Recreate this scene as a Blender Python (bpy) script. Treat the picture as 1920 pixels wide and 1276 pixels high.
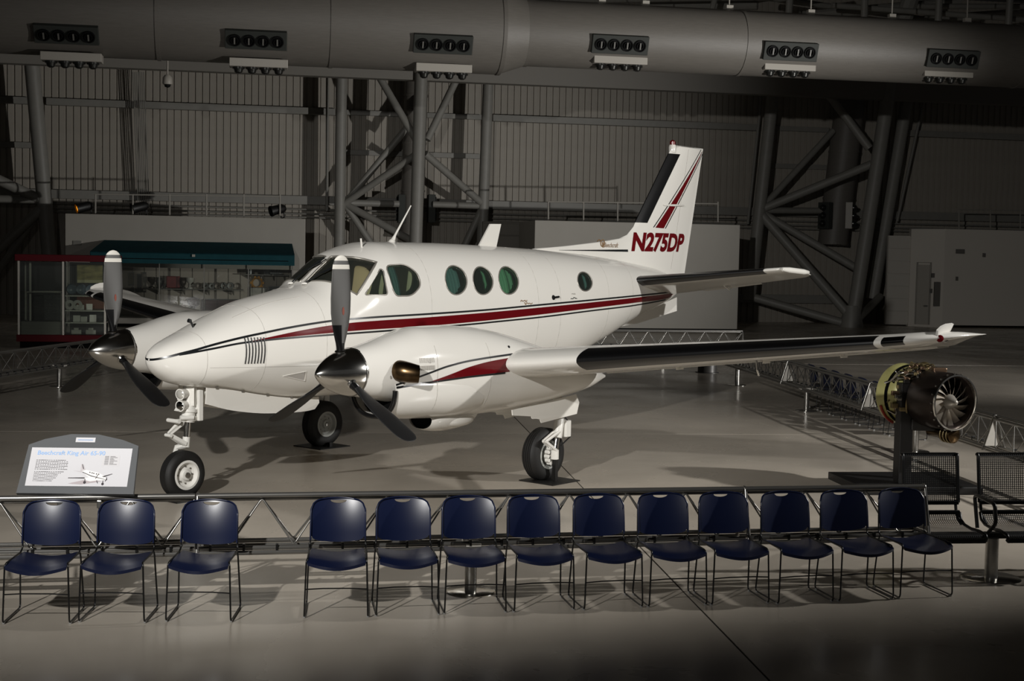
import bpy, bmesh, math, random
from mathutils import Vector, Matrix
import numpy as np
random.seed(7)
for o in list(bpy.data.objects): bpy.data.objects.remove(o)
S = bpy.context.scene
COL = S.collection
PI = math.pi
# ------------------------------------------------------------------ camera
F, PIT, ROL, H = 2593.5, 0.0624, 0.0188, 2.689
cp, sp, cr, sr = math.cos(PIT), math.sin(PIT), math.cos(ROL), math.sin(ROL)
cam = bpy.data.objects.new('camera', bpy.data.cameras.new('camera')); COL.objects.link(cam)
cam.data.sensor_width = 36; cam.data.lens = 36*F/1920; cam.data.clip_end = 300
R_, U_, B_ = (cr, sr*sp, sr*cp), (-sr, cr*sp, cr*cp), (0, -cp, sp)
cam.matrix_world = Matrix(((R_[0], U_[0], B_[0], 0), (R_[1], U_[1], B_[1], 0), (R_[2], U_[2], B_[2], H), (0, 0, 0, 1)))
S.camera = cam
# ------------------------------------------------------------------ world, lights, exposure
S.view_settings.view_transform = 'Standard'; S.view_settings.look = 'None'
S.view_settings.gamma = 1; S.view_settings.use_curve_mapping = False; S.view_settings.exposure = 0.0
W = bpy.data.worlds.new('hall_air'); S.world = W; W.use_nodes = True
W.node_tree.nodes['Background'].inputs[0].default_value = (1.0, .975, .94, 1)
W.node_tree.nodes['Background'].inputs[1].default_value = .03
def spot(name, loc, aim, power, angle, blend, size, col=(1, .98, .945)):
    l = bpy.data.lights.new(name, 'SPOT'); l.energy = power; l.spot_size = math.radians(angle); l.spot_blend = blend
    l.shadow_soft_size = size; l.color = col
    o = bpy.data.objects.new(name, l); COL.objects.link(o); o.location = loc
    o.rotation_euler = (Vector(aim)-Vector(loc)).to_track_quat('-Z', 'Y').to_euler()
    return o
spot('stand_light_left', (-5.0, 0.4, 6.6), (-1.3, 18.5, 2.8), 9500, 59.5, 1.0, .14)
spot('stand_light_right', (13.2, 13.2, 6.2), (0.3, 17.6, 1.5), 4500, 74, .6, .16)
spot('hall_flood', (20.5, 22, 1.2), (-13, 54.0, 9.0), 18000, 60, 1.0, .2)
# ------------------------------------------------------------------ helpers
BT = math.tan(math.radians(10.5)); BR = math.radians(10.5)
def ray(u, v):
    a, b = (u-960)/F, (638-v)/F
    X, V = a*cr-b*sr, a*sr+b*cr
    return Vector((X, cp+V*sp, -sp+V*cp))
def at(u, v, y0):                      # point of the photograph on the building plane at depth y0
    r = ray(u, v); t = y0/(r.y-BT*r.x); return Vector((0, 0, H))+r*t
def bp(x, y, z): return Vector((x*math.cos(BR)-y*math.sin(BR), x*math.sin(BR)+y*math.cos(BR), z))  # building axes
def pchip(xk, yk, x):
    xk = np.asarray(xk, float); yk = np.asarray(yk, float); h = np.diff(xk); dl = np.diff(yk)/h; n = len(xk); m = np.zeros(n)
    for i in range(1, n-1):
        if dl[i-1]*dl[i] > 0:
            w1 = 2*h[i]+h[i-1]; w2 = h[i]+2*h[i-1]; m[i] = (w1+w2)/(w1/dl[i-1]+w2/dl[i])
    m[0] = dl[0]; m[-1] = dl[-1]
    x = np.clip(x, xk[0], xk[-1]); i = np.clip(np.searchsorted(xk, x)-1, 0, n-2); t = (x-xk[i])/h[i]
    return (2*t**3-3*t**2+1)*yk[i]+(t**3-2*t**2+t)*h[i]*m[i]+(-2*t**3+3*t**2)*yk[i+1]+(t**3-t**2)*h[i]*m[i+1]
def lin(c): return tuple(((x/255)/12.92 if x/255 <= .04045 else ((x/255+.055)/1.055)**2.4) for x in c)
MATS = {}
def mat(name, c, rough=.5, metal=0, spec=.5, noise=0, nscale=4, bump=0, bscale=80, coat=0, emit=None, estr=0, stretch=None):
    if name in MATS: return MATS[name]
    m = bpy.data.materials.new(name); m.use_nodes = True; MATS[name] = m
    nt = m.node_tree; b = nt.nodes['Principled BSDF']; L = nt.links
    c = lin(c)+(1,)
    b.inputs['Base Color'].default_value = c; b.inputs['Roughness'].default_value = rough
    b.inputs['Metallic'].default_value = metal; b.inputs['Specular IOR Level'].default_value = spec
    b.inputs['Coat Weight'].default_value = coat; b.inputs['Coat Roughness'].default_value = .08
    if emit: b.inputs['Emission Color'].default_value = lin(emit)+(1,); b.inputs['Emission Strength'].default_value = estr
    if noise or bump:
        tc = nt.nodes.new('ShaderNodeTexCoord'); src = tc.outputs['Object']
        if stretch:
            mp = nt.nodes.new('ShaderNodeMapping'); mp.inputs['Scale'].default_value = stretch; L.new(src, mp.inputs[0]); src = mp.outputs[0]
    if noise:
        n = nt.nodes.new('ShaderNodeTexNoise'); n.inputs['Scale'].default_value = nscale; n.inputs['Detail'].default_value = 6; L.new(src, n.inputs['Vector'])
        r = nt.nodes.new('ShaderNodeValToRGB'); L.new(n.outputs['Fac'], r.inputs[0])
        r.color_ramp.elements[0].position = .3; r.color_ramp.elements[1].position = .7
        r.color_ramp.elements[0].color = tuple(x*(1-noise) for x in c[:3])+(1,); r.color_ramp.elements[1].color = tuple(min(1, x*(1+noise)) for x in c[:3])+(1,)
        L.new(r.outputs[0], b.inputs['Base Color'])
    if bump:
        n2 = nt.nodes.new('ShaderNodeTexNoise'); n2.inputs['Scale'].default_value = bscale; L.new(src, n2.inputs['Vector'])
        bm_ = nt.nodes.new('ShaderNodeBump'); bm_.inputs['Strength'].default_value = bump; bm_.inputs['Distance'].default_value = .01
        L.new(n2.outputs['Fac'], bm_.inputs['Height']); L.new(bm_.outputs[0], b.inputs['Normal'])
    return m
def glassmat(name, tint, opac, refl=.06):
    if name in MATS: return MATS[name]
    m = bpy.data.materials.new(name); m.use_nodes = True; MATS[name] = m; nt = m.node_tree; nt.nodes.clear()
    o = nt.nodes.new('ShaderNodeOutputMaterial'); tr = nt.nodes.new('ShaderNodeBsdfTransparent'); gl = nt.nodes.new('ShaderNodeBsdfGlossy')
    df = nt.nodes.new('ShaderNodeBsdfDiffuse'); m1 = nt.nodes.new('ShaderNodeMixShader'); m2 = nt.nodes.new('ShaderNodeMixShader'); lw = nt.nodes.new('ShaderNodeFresnel')
    t = lin(tint)+(1,); tr.inputs[0].default_value = t; df.inputs[0].default_value = t; gl.inputs['Roughness'].default_value = .02; lw.inputs[0].default_value = 1.5
    m1.inputs[0].default_value = opac; nt.links.new(tr.outputs[0], m1.inputs[1]); nt.links.new(df.outputs[0], m1.inputs[2])
    nt.links.new(lw.outputs[0], m2.inputs[0]); nt.links.new(m1.outputs[0], m2.inputs[1]); nt.links.new(gl.outputs[0], m2.inputs[2]); nt.links.new(m2.outputs[0], o.inputs[0])
    return m
def tag(o, label=None, cat=None, group=None, kind=None):
    if label: o['label'] = label
    if cat: o['category'] = cat
    if group: o['group'] = group
    if kind: o['kind'] = kind
    return o
def empty(name, loc=(0, 0, 0), rz=0, label=None, cat=None, group=None):
    o = bpy.data.objects.new(name, None); COL.objects.link(o); o.location = loc; o.rotation_euler = (0, 0, rz); o.empty_display_size = .1
    return tag(o, label, cat, group)
def obj(name, me, m, parent=None, loc=None, rot=None):
    if isinstance(me, bmesh.types.BMesh):
        d = bpy.data.meshes.new(name); me.normal_update(); me.to_mesh(d); me.free(); me = d
    o = bpy.data.objects.new(name, me); COL.objects.link(o)
    ms = m if isinstance(m, (list, tuple)) else [m]
    if not me.materials:
        for x in ms: me.materials.append(x)
    if parent: o.parent = parent
    if loc is not None: o.location = loc
    if rot is not None: o.rotation_euler = rot
    return o
def smooth(bm, ang=35):
    bm.normal_update()
    for f in bm.faces: f.smooth = True
    c = math.cos(math.radians(ang))
    for e in bm.edges:
        if len(e.link_faces) == 2 and e.link_faces[0].normal.dot(e.link_faces[1].normal) < c: e.smooth = False
    return bm
def NB(): return bmesh.new()
def box(bm, c, d, M=None, bev=0):
    t = bmesh.new(); bmesh.ops.create_cube(t, size=1, matrix=Matrix.Translation(c) @ Matrix.Diagonal((d[0], d[1], d[2], 1)))
    if bev: bmesh.ops.bevel(t, geom=list(t.edges), offset=bev, segments=2, profile=.5, affect='EDGES')
    if M: t.transform(M)
    me = bpy.data.meshes.new('t'); t.to_mesh(me); t.free(); bm.from_mesh(me); bpy.data.meshes.remove(me); return bm
def cyl(bm, a, b, r, r2=None, n=14, caps=True):
    a, b = Vector(a), Vector(b); d = b-a; q = d.to_track_quat('Z', 'Y').to_matrix().to_4x4()
    M = Matrix.Translation((a+b)/2) @ q
    bmesh.ops.create_cone(bm, cap_ends=caps, cap_tris=False, segments=n, radius1=r, radius2=r if r2 is None else r2, depth=d.length, matrix=M); return bm
def tube(bm, pts, r, n=8, closed=False):
    pts = [Vector(p) for p in pts]; k = len(pts); rings = []; ref = None
    for i, p in enumerate(pts):
        if closed: t = pts[(i+1) % k]-pts[i-1]
        else: t = pts[min(i+1, k-1)]-pts[max(i-1, 0)]
        t.normalize()
        if ref is None: ref = t.orthogonal().normalized()
        ref = (ref-t*ref.dot(t)).normalized(); b = t.cross(ref)
        rr = r[i] if isinstance(r, (list, tuple)) else r
        rings.append([bm.verts.new(p+(ref*math.cos(2*PI*j/n)+b*math.sin(2*PI*j/n))*rr) for j in range(n)])
    for i in range(k if closed else k-1):
        A_, B2 = rings[i], rings[(i+1) % k]
        for j in range(n): bm.faces.new((A_[j], A_[(j+1) % n], B2[(j+1) % n], B2[j]))
    if not closed:
        bm.faces.new(rings[0][::-1]); bm.faces.new(rings[-1])
    return bm
def fillet(pts, r, n=5):
    pts = [Vector(p) for p in pts]; out = [pts[0]]
    for i in range(1, len(pts)-1):
        p0, p, p1 = pts[i-1], pts[i], pts[i+1]; a = (p0-p); b = (p1-p); d = min(r, a.length*.45, b.length*.45)
        q0, q1 = p+a.normalized()*d, p+b.normalized()*d
        for k in range(n+1):
            t = k/n; out.append(q0*(1-t)**2+p*2*t*(1-t)+q1*t*t)
    out.append(pts[-1]); return out
def lathe(bm, prof, M=None, n=32, closed=False):           # prof: (r, z) about local z
    rings = []
    for r, z in prof:
        if r < 1e-6: rings.append([bm.verts.new((0, 0, z))])
        else: rings.append([bm.verts.new((r*math.cos(2*PI*j/n), r*math.sin(2*PI*j/n), z)) for j in range(n)])
    vs = [v for q in rings for v in q]
    pairs = list(zip(rings, rings[1:]))+([(rings[-1], rings[0])] if closed else [])
    for A_, B2 in pairs:
        for j in range(n):
            a0, a1 = A_[j % len(A_)], A_[(j+1) % len(A_)]; b0, b1 = B2[j % len(B2)], B2[(j+1) % len(B2)]
            q = []
            for v in (a0, a1, b1, b0):
                if v not in q: q.append(v)
            if len(q) > 2:
                try: bm.faces.new(q)
                except ValueError: pass
    if M: bmesh.ops.transform(bm, matrix=M, verts=vs)
    return bm
def poly(bm, pts, thick=None):                # flat polygon, optionally with thickness along a vector
    vs = [bm.verts.new(p) for p in pts]; f = bm.faces.new(vs)
    if thick is not None:
        r = bmesh.ops.extrude_face_region(bm, geom=[f]); bmesh.ops.translate(bm, vec=Vector(thick), verts=[g for g in r['geom'] if isinstance(g, bmesh.types.BMVert)])
        bmesh.ops.recalc_face_normals(bm, faces=bm.faces)
    return bm
def axis(p, d):                                # matrix taking local z onto direction d at p
    return Matrix.Translation(p) @ Vector(d).to_track_quat('Z', 'Y').to_matrix().to_4x4()
def tmp_obj(bm):
    d = bpy.data.meshes.new('t'); bm.to_mesh(d); bm.free(); o = bpy.data.objects.new('t', d); COL.objects.link(o); return o
def boolean(bm_a, bm_b):
    a, b = tmp_obj(bm_a), tmp_obj(bm_b); md = a.modifiers.new('b', 'BOOLEAN'); md.object = b; md.operation = 'DIFFERENCE'; md.solver = 'EXACT'; md.use_hole_tolerant = False
    dg = bpy.context.evaluated_depsgraph_get(); me = bpy.data.meshes.new_from_object(a.evaluated_get(dg))
    bpy.data.objects.remove(a); bpy.data.objects.remove(b); return me
def text_bm(body, size=1.0, shear=0, bold=0, extrude=0):
    c = bpy.data.curves.new('t', 'FONT'); c.body = body; c.size = size; c.shear = shear; c.offset = bold; c.extrude = extrude; c.resolution_u = 4
    o = bpy.data.objects.new('t', c); COL.objects.link(o); dg = bpy.context.evaluated_depsgraph_get()
    me = bpy.data.meshes.new_from_object(o.evaluated_get(dg)); bpy.data.objects.remove(o)
    bm = bmesh.new(); bm.from_mesh(me); bpy.data.meshes.remove(me); bmesh.ops.triangulate(bm, faces=bm.faces); return bm
def fit(bm, w, h):
    xs = [v.co.x for v in bm.verts]; ys = [v.co.y for v in bm.verts]
    for v in bm.verts: v.co.x = (v.co.x-min(xs))/(max(xs)-min(xs))*w; v.co.y = (v.co.y-min(ys))/(max(ys)-min(ys))*h
    return bm
def copy_tree(o, parent=None):
    c = o.copy(); COL.objects.link(c); c.parent = parent
    for ch in [x for x in o.children]: copy_tree(ch, c)
    return c
# ------------------------------------------------------------------ materials
WHITE = mat('white_aircraft_paint', (228, 225, 218), .12, spec=.4)
RED = mat('maroon_paint', (98, 14, 20), .12, spec=.3)
BLACKP = mat('black_paint', (22, 24, 26), .3)
BOOT = mat('black_rubber_boot', (12, 12, 13), .28, spec=.6)
CHROME = mat('polished_metal', (225, 223, 218), .16, 1)
STEEL = mat('brushed_steel', (170, 168, 163), .3, 1, noise=.1, nscale=30)
TYRE = mat('tyre_rubber', (20, 19, 18), .65, bump=.1)
GEAR = mat('gear_white_enamel', (226, 224, 218), .35)
HUBG = mat('wheel_hub_grey', (170, 172, 168), .4)
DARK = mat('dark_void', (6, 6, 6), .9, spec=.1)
BROWN = mat('heat_tinted_metal', (92, 74, 52), .28, 1, noise=.35, nscale=9)
CONC = mat('polished_concrete', (184, 175, 162), .27, spec=.5, noise=.16, nscale=.55, bump=.03, bscale=3)
_nt = CONC.node_tree; _n = _nt.nodes.new('ShaderNodeTexNoise'); _n.inputs['Scale'].default_value = .35; _n.inputs['Detail'].default_value = 8; _n.inputs['Distortion'].default_value = 1.2
_m = _nt.nodes.new('ShaderNodeMapRange'); _m.inputs[1].default_value = .3; _m.inputs[2].default_value = .7; _m.inputs[3].default_value = .16; _m.inputs[4].default_value = .38
_nt.links.new(_nt.nodes['Texture Coordinate'].outputs['Object'], _n.inputs['Vector']); _nt.links.new(_n.outputs['Fac'], _m.inputs[0]); _nt.links.new(_m.outputs[0], _nt.nodes['Principled BSDF'].inputs['Roughness'])
JOINT = mat('joint_sealant', (52, 46, 40), .8)
WALLP = mat('corrugated_wall_panel', (152, 146, 136), .6, noise=.05, nscale=2)
STEELP = mat('grey_painted_steel', (128, 126, 120), .5, noise=.05)
DUCT = mat('painted_spiral_duct', (102, 98, 92), .5, noise=.06, nscale=3, stretch=(1, 1, 12), bump=.25, bscale=14)
PART = mat('white_partition_paint', (144, 140, 132), .65, noise=.03, nscale=1)
# ================================================================== STRUCTURE
bm = NB(); box(bm, (2, 26, -.0435), (90, 76, .08)); floor = tag(obj('floor', bm, JOINT), kind='structure')
floor['label'] = 'grey polished concrete hangar floor with sealed joints'
ang = .115; ex, ey = Vector((math.cos(ang), math.sin(ang), 0)), Vector((-math.sin(ang), math.cos(ang), 0))
org = Vector((.3, 20.7, 0)); SL = 14.0; bm = NB(); box(bm, (0, 0, -.01), (SL-.016, SL-.016, .02)); smesh = None
for i in range(-4, 4):
    for j in range(-3, 4):
        c = org+ex*((i+.5)*SL)+ey*((j+.5)*SL)
        if abs(c.x-2) > 42 or not -8 < c.y < 66: continue
        if smesh is None: o = obj('slab', bm, CONC, floor); smesh = o.data
        else: o = obj('slab', smesh, CONC, floor)
        o.location = c; o.rotation_euler = (0, 0, ang)
# back wall of ribbed panels
YW = 57*math.cos(BR)
bm = NB(); box(bm, (0, 0, 7), (66, .1, 14), Matrix.Translation(bp(13, YW+.12, 0)) @ Matrix.Rotation(BR, 4, 'Z'))
wall = tag(obj('wall_back', bm, mat('wall_backing', (96, 90, 82), .8)), kind='structure')
PW = .27; bm = NB()
prof = [(-.135, .05), (-.105, .05), (-.09, 0), (.09, 0), (.105, .05), (.135, .05)]
for z0, z1 in ((0, 14.0),):
    lo = [bm.verts.new((x, y, z0)) for x, y in prof]; hi = [bm.verts.new((x, y, z1)) for x, y in prof]
    for i in range(5): bm.faces.new((lo[i], lo[i+1], hi[i+1], hi[i]))
pm = None
for k in range(235):
    x = -18.5+k*PW
    o = obj('wall_panel', bm if pm is None else pm, WALLP, wall); pm = o.data
    o.location = bp(x, YW, 0); o.rotation_euler = (0, 0, BR)
def girt(x0, x1, y, z, h, d, name='girt', m=None, parent=None):
    b = NB(); box(b, (0, 0, 0), (x1-x0, d, h), bev=.01); o = obj(name, b, m or STEELP, parent or wall); o.location = bp((x0+x1)/2, y, z); o.rotation_euler = (0, 0, BR); return o
def bx(u, v, y0):
    p = at(u, v, y0); return p.x*math.cos(BR)+p.y*math.sin(BR)
for u0, u1 in ((-300, 58), (86, 250), (262, 634), (925, 1428), (1700, 2300)):
    girt(bx(u0, 210, 56.6), bx(u1, 210, 56.6), YW-.2, 8.18, .26, .3)
for u0, u1 in ((650, 757), (802, 905), (1440, 1560)):
    for z in (8.2, 6.62): girt(bx(u0, 210, 56.6), bx(u1, 210, 56.6), YW-.1, z, .2, .15)
girt(bx(-300, 280, 56.6), bx(66, 280, 56.6), YW-.1, 6.5, .22, .2)
girt(bx(-300, 383, 56.6), bx(2300, 383, 56.6), YW-.2, 4.66, .34, .3)
for z in (4.3, 4.12, 3.98):
    b = NB(); cyl(b, bp(bx(95, 390, 56), YW-.28, z), bp(bx(2200, 390, 56), YW-.28, z), .035, n=8); obj('conduit', b, STEELP, wall)
for x in range(7):
    b = NB(); u = 252+x*3.4; cyl(b, at(u-3, 135, 56.2), at(u+8, 405, 56.2), .02, n=6); obj('conduit', b, STEELP, wall)
girt(bx(-400, 120, 53.5), bx(2400, 120, 53.5), 53.5*math.cos(BR), 9.55, .8, .5, 'header_beam', mat('header_steel', (124, 120, 113), .6))
for u0, u1 in ((1380, 1575), (1640, 1720)): girt(bx(u0, 560, 56.6), bx(u1, 560, 56.6), YW-.15, 1.0, .35, .2, 'base_curb')
# ================================================================== TRUSSES
def pipe(parent, name, p0, p1, r, m=STEELP, n=18):
    b = NB(); cyl(b, p0, p1, r, n=n); smooth(b); return obj(name, b, m, parent)
def truss(label, items):
    t = empty('steel_truss', (0, 0, 0), 0, label, 'truss')
    for nm, u0, v0, y0, u1, v1, y1, r in items: pipe(t, nm, at(u0, v0, y0), at(u1, v1, y1), r)
    return t
t1 = truss('grey tubular steel truss standing behind the cabin roof antenna', [
    ('column', 641, 90, 55, 634, 626, 55, .215), ('column', 791, 90, 53.2, 774, 628, 53.2, .245), ('column', 918, 90, 55, 897, 626, 55, .215),
    ('brace', 703, 130, 54, 780, 262, 53.4, .14), ('brace', 866, 128, 54, 801, 262, 53.4, .14),
    ('brace', 648, 380, 55, 762, 240, 54.6, .13), ('brace', 645, 382, 55, 782, 288, 53.4, .13), ('brace', 797, 288, 53.4, 905, 382, 55, .14),
    ('brace', 650, 380, 55, 748, 382, 55.2, .13), ('brace', 812, 383, 55.2, 905, 386, 55, .13),
    ('brace', 648, 384, 55, 712, 480, 55, .13), ('brace', 650, 384, 55, 780, 455, 53.6, .14), ('brace', 905, 388, 55, 862, 480, 55, .14)])
t2 = truss('tall leaning tubular steel truss to the right of the tail fin', [
    ('column', 1457, 110, 55, 1405, 562, 55, .25), ('column', 1676, 110, 53.4, 1597, 612, 53.4, .28), ('column', 1712, 120, 55.6, 1636, 560, 55.6, .26),
    ('brace', 1534, 150, 54.2, 1630, 278, 53.4, .17), ('brace', 1430, 388, 55, 1562, 245, 55.6, .13), ('brace', 1428, 392, 55, 1634, 308, 53.6, .17),
    ('brace', 1428, 394, 55, 1545, 395, 55.6, .13), ('brace', 1424, 398, 55, 1592, 590, 53.4, .19), ('brace', 1430, 400, 55, 1610, 505, 53.8, .16),
    ('brace', 1408, 556, 55, 1592, 608, 53.4, .17), ('brace', 1606, 600, 53.4, 1650, 556, 55.4, .16)])
b = NB(); lathe(b, [(0, 0), (.48, 0), (.48, .08), (.38, .5), (.3, .9), (0, .9)]); smooth(b); obj('column_foot', b, STEELP, t2, at(1596, 614, 53.4)*1)
t3 = truss('tubular steel truss at the left edge above the red display case', [
    ('column', 58, 100, 55, 100, 560, 55, .28), ('brace', -60, 310, 54.4, 80, 376, 55, .19), ('brace', 85, 384, 55, -60, 520, 54.4, .19),
    ('brace', -80, 372, 55, 78, 375, 55, .16), ('brace', 84, 382, 55, -40, 560, 55.4, .13), ('column', -75, 90, 53.4, -58, 640, 53.4, .28)])
for u0, v0, u1, v1, y in ((614, 140, 613, 395, 56.3), (1431, 150, 1402, 420, 56.2), (1737, 165, 1682, 415, 56.2)):
    pipe(wall, 'standpipe', at(u0, v0, y), at(u1, v1, y), .06, n=10)
# ================================================================== DUCTS with nozzle boxes
def nozzle_box(parent, M, w, h, d, n, fm, chrome=False, vert=False):
    hb = NB(); box(hb, (0, 0, d/2), (w, h, d), M, bev=.015); hs = obj('nozzle_box', hb, fm, parent)
    for i in range(n):
        off = (i-(n-1)/2)*((h if vert else w)/(n+.35)); r = min((h if vert else w)/(n+.35)*.45, (w if vert else h)*.42)
        b = NB(); P = M @ Matrix.Translation((0, off, d) if vert else (off, 0, d))
        lathe(b, [(r, 0), (r, .05), (r*.86, .05), (r*.8, .01), (0, .01)], P, 20)
        if chrome: lathe(b, [(r*.8, .05), (r*.62, .14), (r*.3, .17), (0, .17)], P, 16)
        else: lathe(b, [(r*.6, .01), (r*.6, .06), (r*.5, .06), (r*.5, .01)], P, 16)
        smooth(b, 40); nz = obj('nozzle', b, NOZC if chrome else NOZ, hs)
        b = NB(); box(b, (0, 0, .06), (r*.22, r*1.1, .03), P); obj('vane', b, mat('nozzle_vane', (104, 102, 97), .5), hs)
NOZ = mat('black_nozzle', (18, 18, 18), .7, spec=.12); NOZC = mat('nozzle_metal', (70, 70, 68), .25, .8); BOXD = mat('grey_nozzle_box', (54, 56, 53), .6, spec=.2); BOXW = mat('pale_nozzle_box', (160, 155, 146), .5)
YD = 39.5*math.cos(BR); ZD = 8.93
duct = empty('air_duct', bp(0, YD, ZD), BR, 'huge round grey air duct across the top of the hall with rows of nozzles', 'air duct')
def dx(u, v): 
    p = at(u, v, 39.5); return p.x*math.cos(BR)+p.y*math.sin(BR)
xs_ = [dx(-700, 30), dx(299, 60), dx(620, 60), dx(935, 60), dx(985, 60), dx(1385, 80), dx(1905, 90), dx(2500, 100)]
prof = []; x_end = xs_[-1]
for i in range(len(xs_)-1):
    r0 = 1.2 if i < 4 else .93; r1 = 1.2 if i+1 < 4 else .93
    if i == 3: r0, r1 = 1.2, .93
    b = NB(); a_, b_ = Vector((xs_[i], 0, 0)), Vector((xs_[i+1], 0, 0))
    lathe(b, [(r0, 0), (r1, (b_-a_).length)], axis(a_, (1, 0, 0)), 48); smooth(b, 60); obj('duct_section', b, DUCT, duct)
    b = NB(); lathe(b, [(r0-.01, -.05), (r0+.02, -.05), (r0+.02, .05), (r0-.01, .05)], axis(a_, (1, 0, 0)), 48); smooth(b); obj('duct_flange', b, DUCT, duct)
for u, v, v2, u2 in ((123, 61, 120, 139), (480, 72, 131, 485), (831, 81, 140, 827), (1162, 83, 125, 1153), (1481, 96, 137, 1466), (1785, 110, 149, 1759)):
    r = 1.2 if u < 940 else .93
    p = at(u, v, 39.5-r*.95); x = p.x*math.cos(BR)+p.y*math.sin(BR); dz = p.z-ZD; th = math.asin(max(-.9, min(.9, dz/r)))
    n = Vector((0, -math.cos(th), math.sin(th)))
    M = Matrix(((1, 0, 0, x), (0, n.z, n.y, n.y*(r-.1)), (0, -n.y, n.z, n.z*(r-.1)), (0, 0, 0, 1)))
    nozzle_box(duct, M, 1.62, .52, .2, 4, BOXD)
    p = at(u2, v2, 39.5); x = p.x*math.cos(BR)+p.y*math.sin(BR); z = p.z-ZD
    M = Matrix(((1, 0, 0, x), (0, -1, 0, -.42), (0, 0, -1, z+.22), (0, 0, 0, 1)))
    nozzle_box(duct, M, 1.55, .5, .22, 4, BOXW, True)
    b = NB(); box(b, (x, -.1, z+.4), (.3, .5, .5)); obj('box_neck', b, BOXW, duct)
for u in (880, 1000, 1128, 1210, 1367, 1520, 1672, 1813):
    p = at(u, 14+(u-985)*.032, 39.5); x = p.x*math.cos(BR)+p.y*math.sin(BR); b = NB(); cyl(b, (x, 0, 1.0), (x, 0, 3.2), .02, n=6); box(b, (x, 0, 1.0), (.2, .16, .12)); obj('hanger', b, BOXW, duct)
for nm, u0, v0, u1, v1, y, r, nz, lab in (('a', 783, 90, 771, 446, 56.0, .46, (752, 809, 391, 45), 'fat vertical air duct behind the central truss column'),
                                  ('b', 1604, 110, 1561, 458, 56.0, .62, (1547, 1593, 404, 50), 'fat vertical air duct hanging inside the leaning right truss')):
    vd = empty('vertical_duct', (0, 0, 0), 0, lab, 'air duct'); b = NB(); cyl(b, at(u0, v0, y), at(u1, v1, y), r, n=32); smooth(b); obj('duct_pipe', b, DUCT, vd)
    for f_ in (.25, .5, .75, .995):
        b = NB(); P = at(u0, v0, y).lerp(at(u1, v1, y), f_); lathe(b, [(r, -.04), (r+.025, -.04), (r+.025, .04), (r, .04)], Matrix.Translation(P), 32); obj('duct_band', b, DUCT, vd)
    for s_, uu in ((-1, nz[0]), (1, nz[1])):
        P = at(uu, nz[2], y-.5); R = Matrix.Rotation(BR-.5*s_ if nm == 'b' else BR, 4, 'Z')
        M = Matrix.Translation(P) @ R @ Matrix(((0, 0, s_*1.0, -s_*.15), (s_*1.0, 0, 0, 0), (0, 1, 0, 0), (0, 0, 0, 1)))
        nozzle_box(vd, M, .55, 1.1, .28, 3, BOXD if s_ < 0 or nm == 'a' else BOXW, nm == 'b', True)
# ceiling joists glimpsed above the duct
roof = tag(obj('ceiling', box(NB(), (0, 0, 14.2), (80, 74, .2), Matrix.Translation(bp(8, 24, 0)) @ Matrix.Rotation(BR, 4, 'Z')), mat('ceiling_deck', (74, 70, 64), .8)), kind='structure')
for i, (u0, v0, u1, v1, y, r) in enumerate(((1000, 2, 1500, -6, 46, .1), (1120, 14, 1420, 10, 47, .16), (1300, 18, 1560, -25, 48, .14), (1500, 30, 1800, 4, 48, .18), (1560, 10, 1960, 40, 46, .1),
        (1620, 46, 1960, 20, 50, .16), (1330, 38, 1345, -20, 45, .1), (1478, 40, 1482, -20, 45, .12), (1620, 50, 1622, -20, 45, .12), (1690, 50, 1716, -30, 47, .3), (1758, 60, 1762, -20, 45, .12), (1890, 60, 1895, -20, 45, .12), (1440, -4, 1980, 70, 52, .12), (1700, 12, 2000, 12, 47, .1))):
    pipe(roof, 'roof_strut', at(u0, v0, y), at(u1, v1, y), r, n=10)
for k in range(14):
    b = NB(); box(b, (0, 0, 0), (.16, 1.6, .1)); o = obj('roof_slat', b, STEELP, roof); p = at(1075+k*9, 6+k*.3, 47); o.location = p; o.rotation_euler = (0, .4, BR)
# ================================================================== PARTITIONS, CANOPY, DISPLAY SHELVES
def bbox_obj(name, u0, u1, vtop, y0, depth, m, label=None, cat=None, z0=0, zt=None, parent=None):
    a, c = at(u0, vtop, y0), at(u1, vtop, y0); z = zt or (a.z+c.z)/2
    b = NB(); L_ = (c.xy-a.xy).length; box(b, (L_/2, depth/2, (z+z0)/2), (L_, depth, z-z0), bev=.02)
    o = obj(name, b, m, parent); o.location = (a.x, a.y, 0); o.rotation_euler = (0, 0, math.atan2(c.y-a.y, c.x-a.x))
    return tag(o, label, cat) if label else o
pl = empty('partition_wall', at(122, 405, 49)*Vector((1, 1, 0)) if False else (0, 0, 0), 0, 'white partition wall carrying the teal canopy behind the left propeller', 'partition')
bbox_obj('upper_wall', 122, 573, 405, 49, 1.5, PART, z0=2.0, zt=3.76, parent=pl)
bbox_obj('side_pier', 122, 214, 405, 49, 1.5, PART, z0=.1, zt=2.0, parent=pl)
bbox_obj('side_pier', 548, 573, 405, 49, 1.5, PART, z0=.1, zt=2.0, parent=pl)
bbox_obj('plinth', 122, 573, 405, 48.95, 1.5, DARK, z0=0, zt=.1, parent=pl)
bbox_obj('lower_wall', 214, 548, 405, 49, 1.5, PART, z0=.1, zt=.35, parent=pl)
bbox_obj('alcove_back', 214, 548, 405, 50.35, .1, mat('alcove_panel', (158, 148, 138), .7), z0=.3, zt=2.1, parent=pl)
for k in range(15):
    u = 226+k*22.5; p = at(u, 540, 50.33); b = NB(); box(b, (p.x, p.y, 1.2), (.015, .01, 1.7)); obj('panel_seam', b, mat('alcove_seam', (112, 105, 97), .7), pl)
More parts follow.
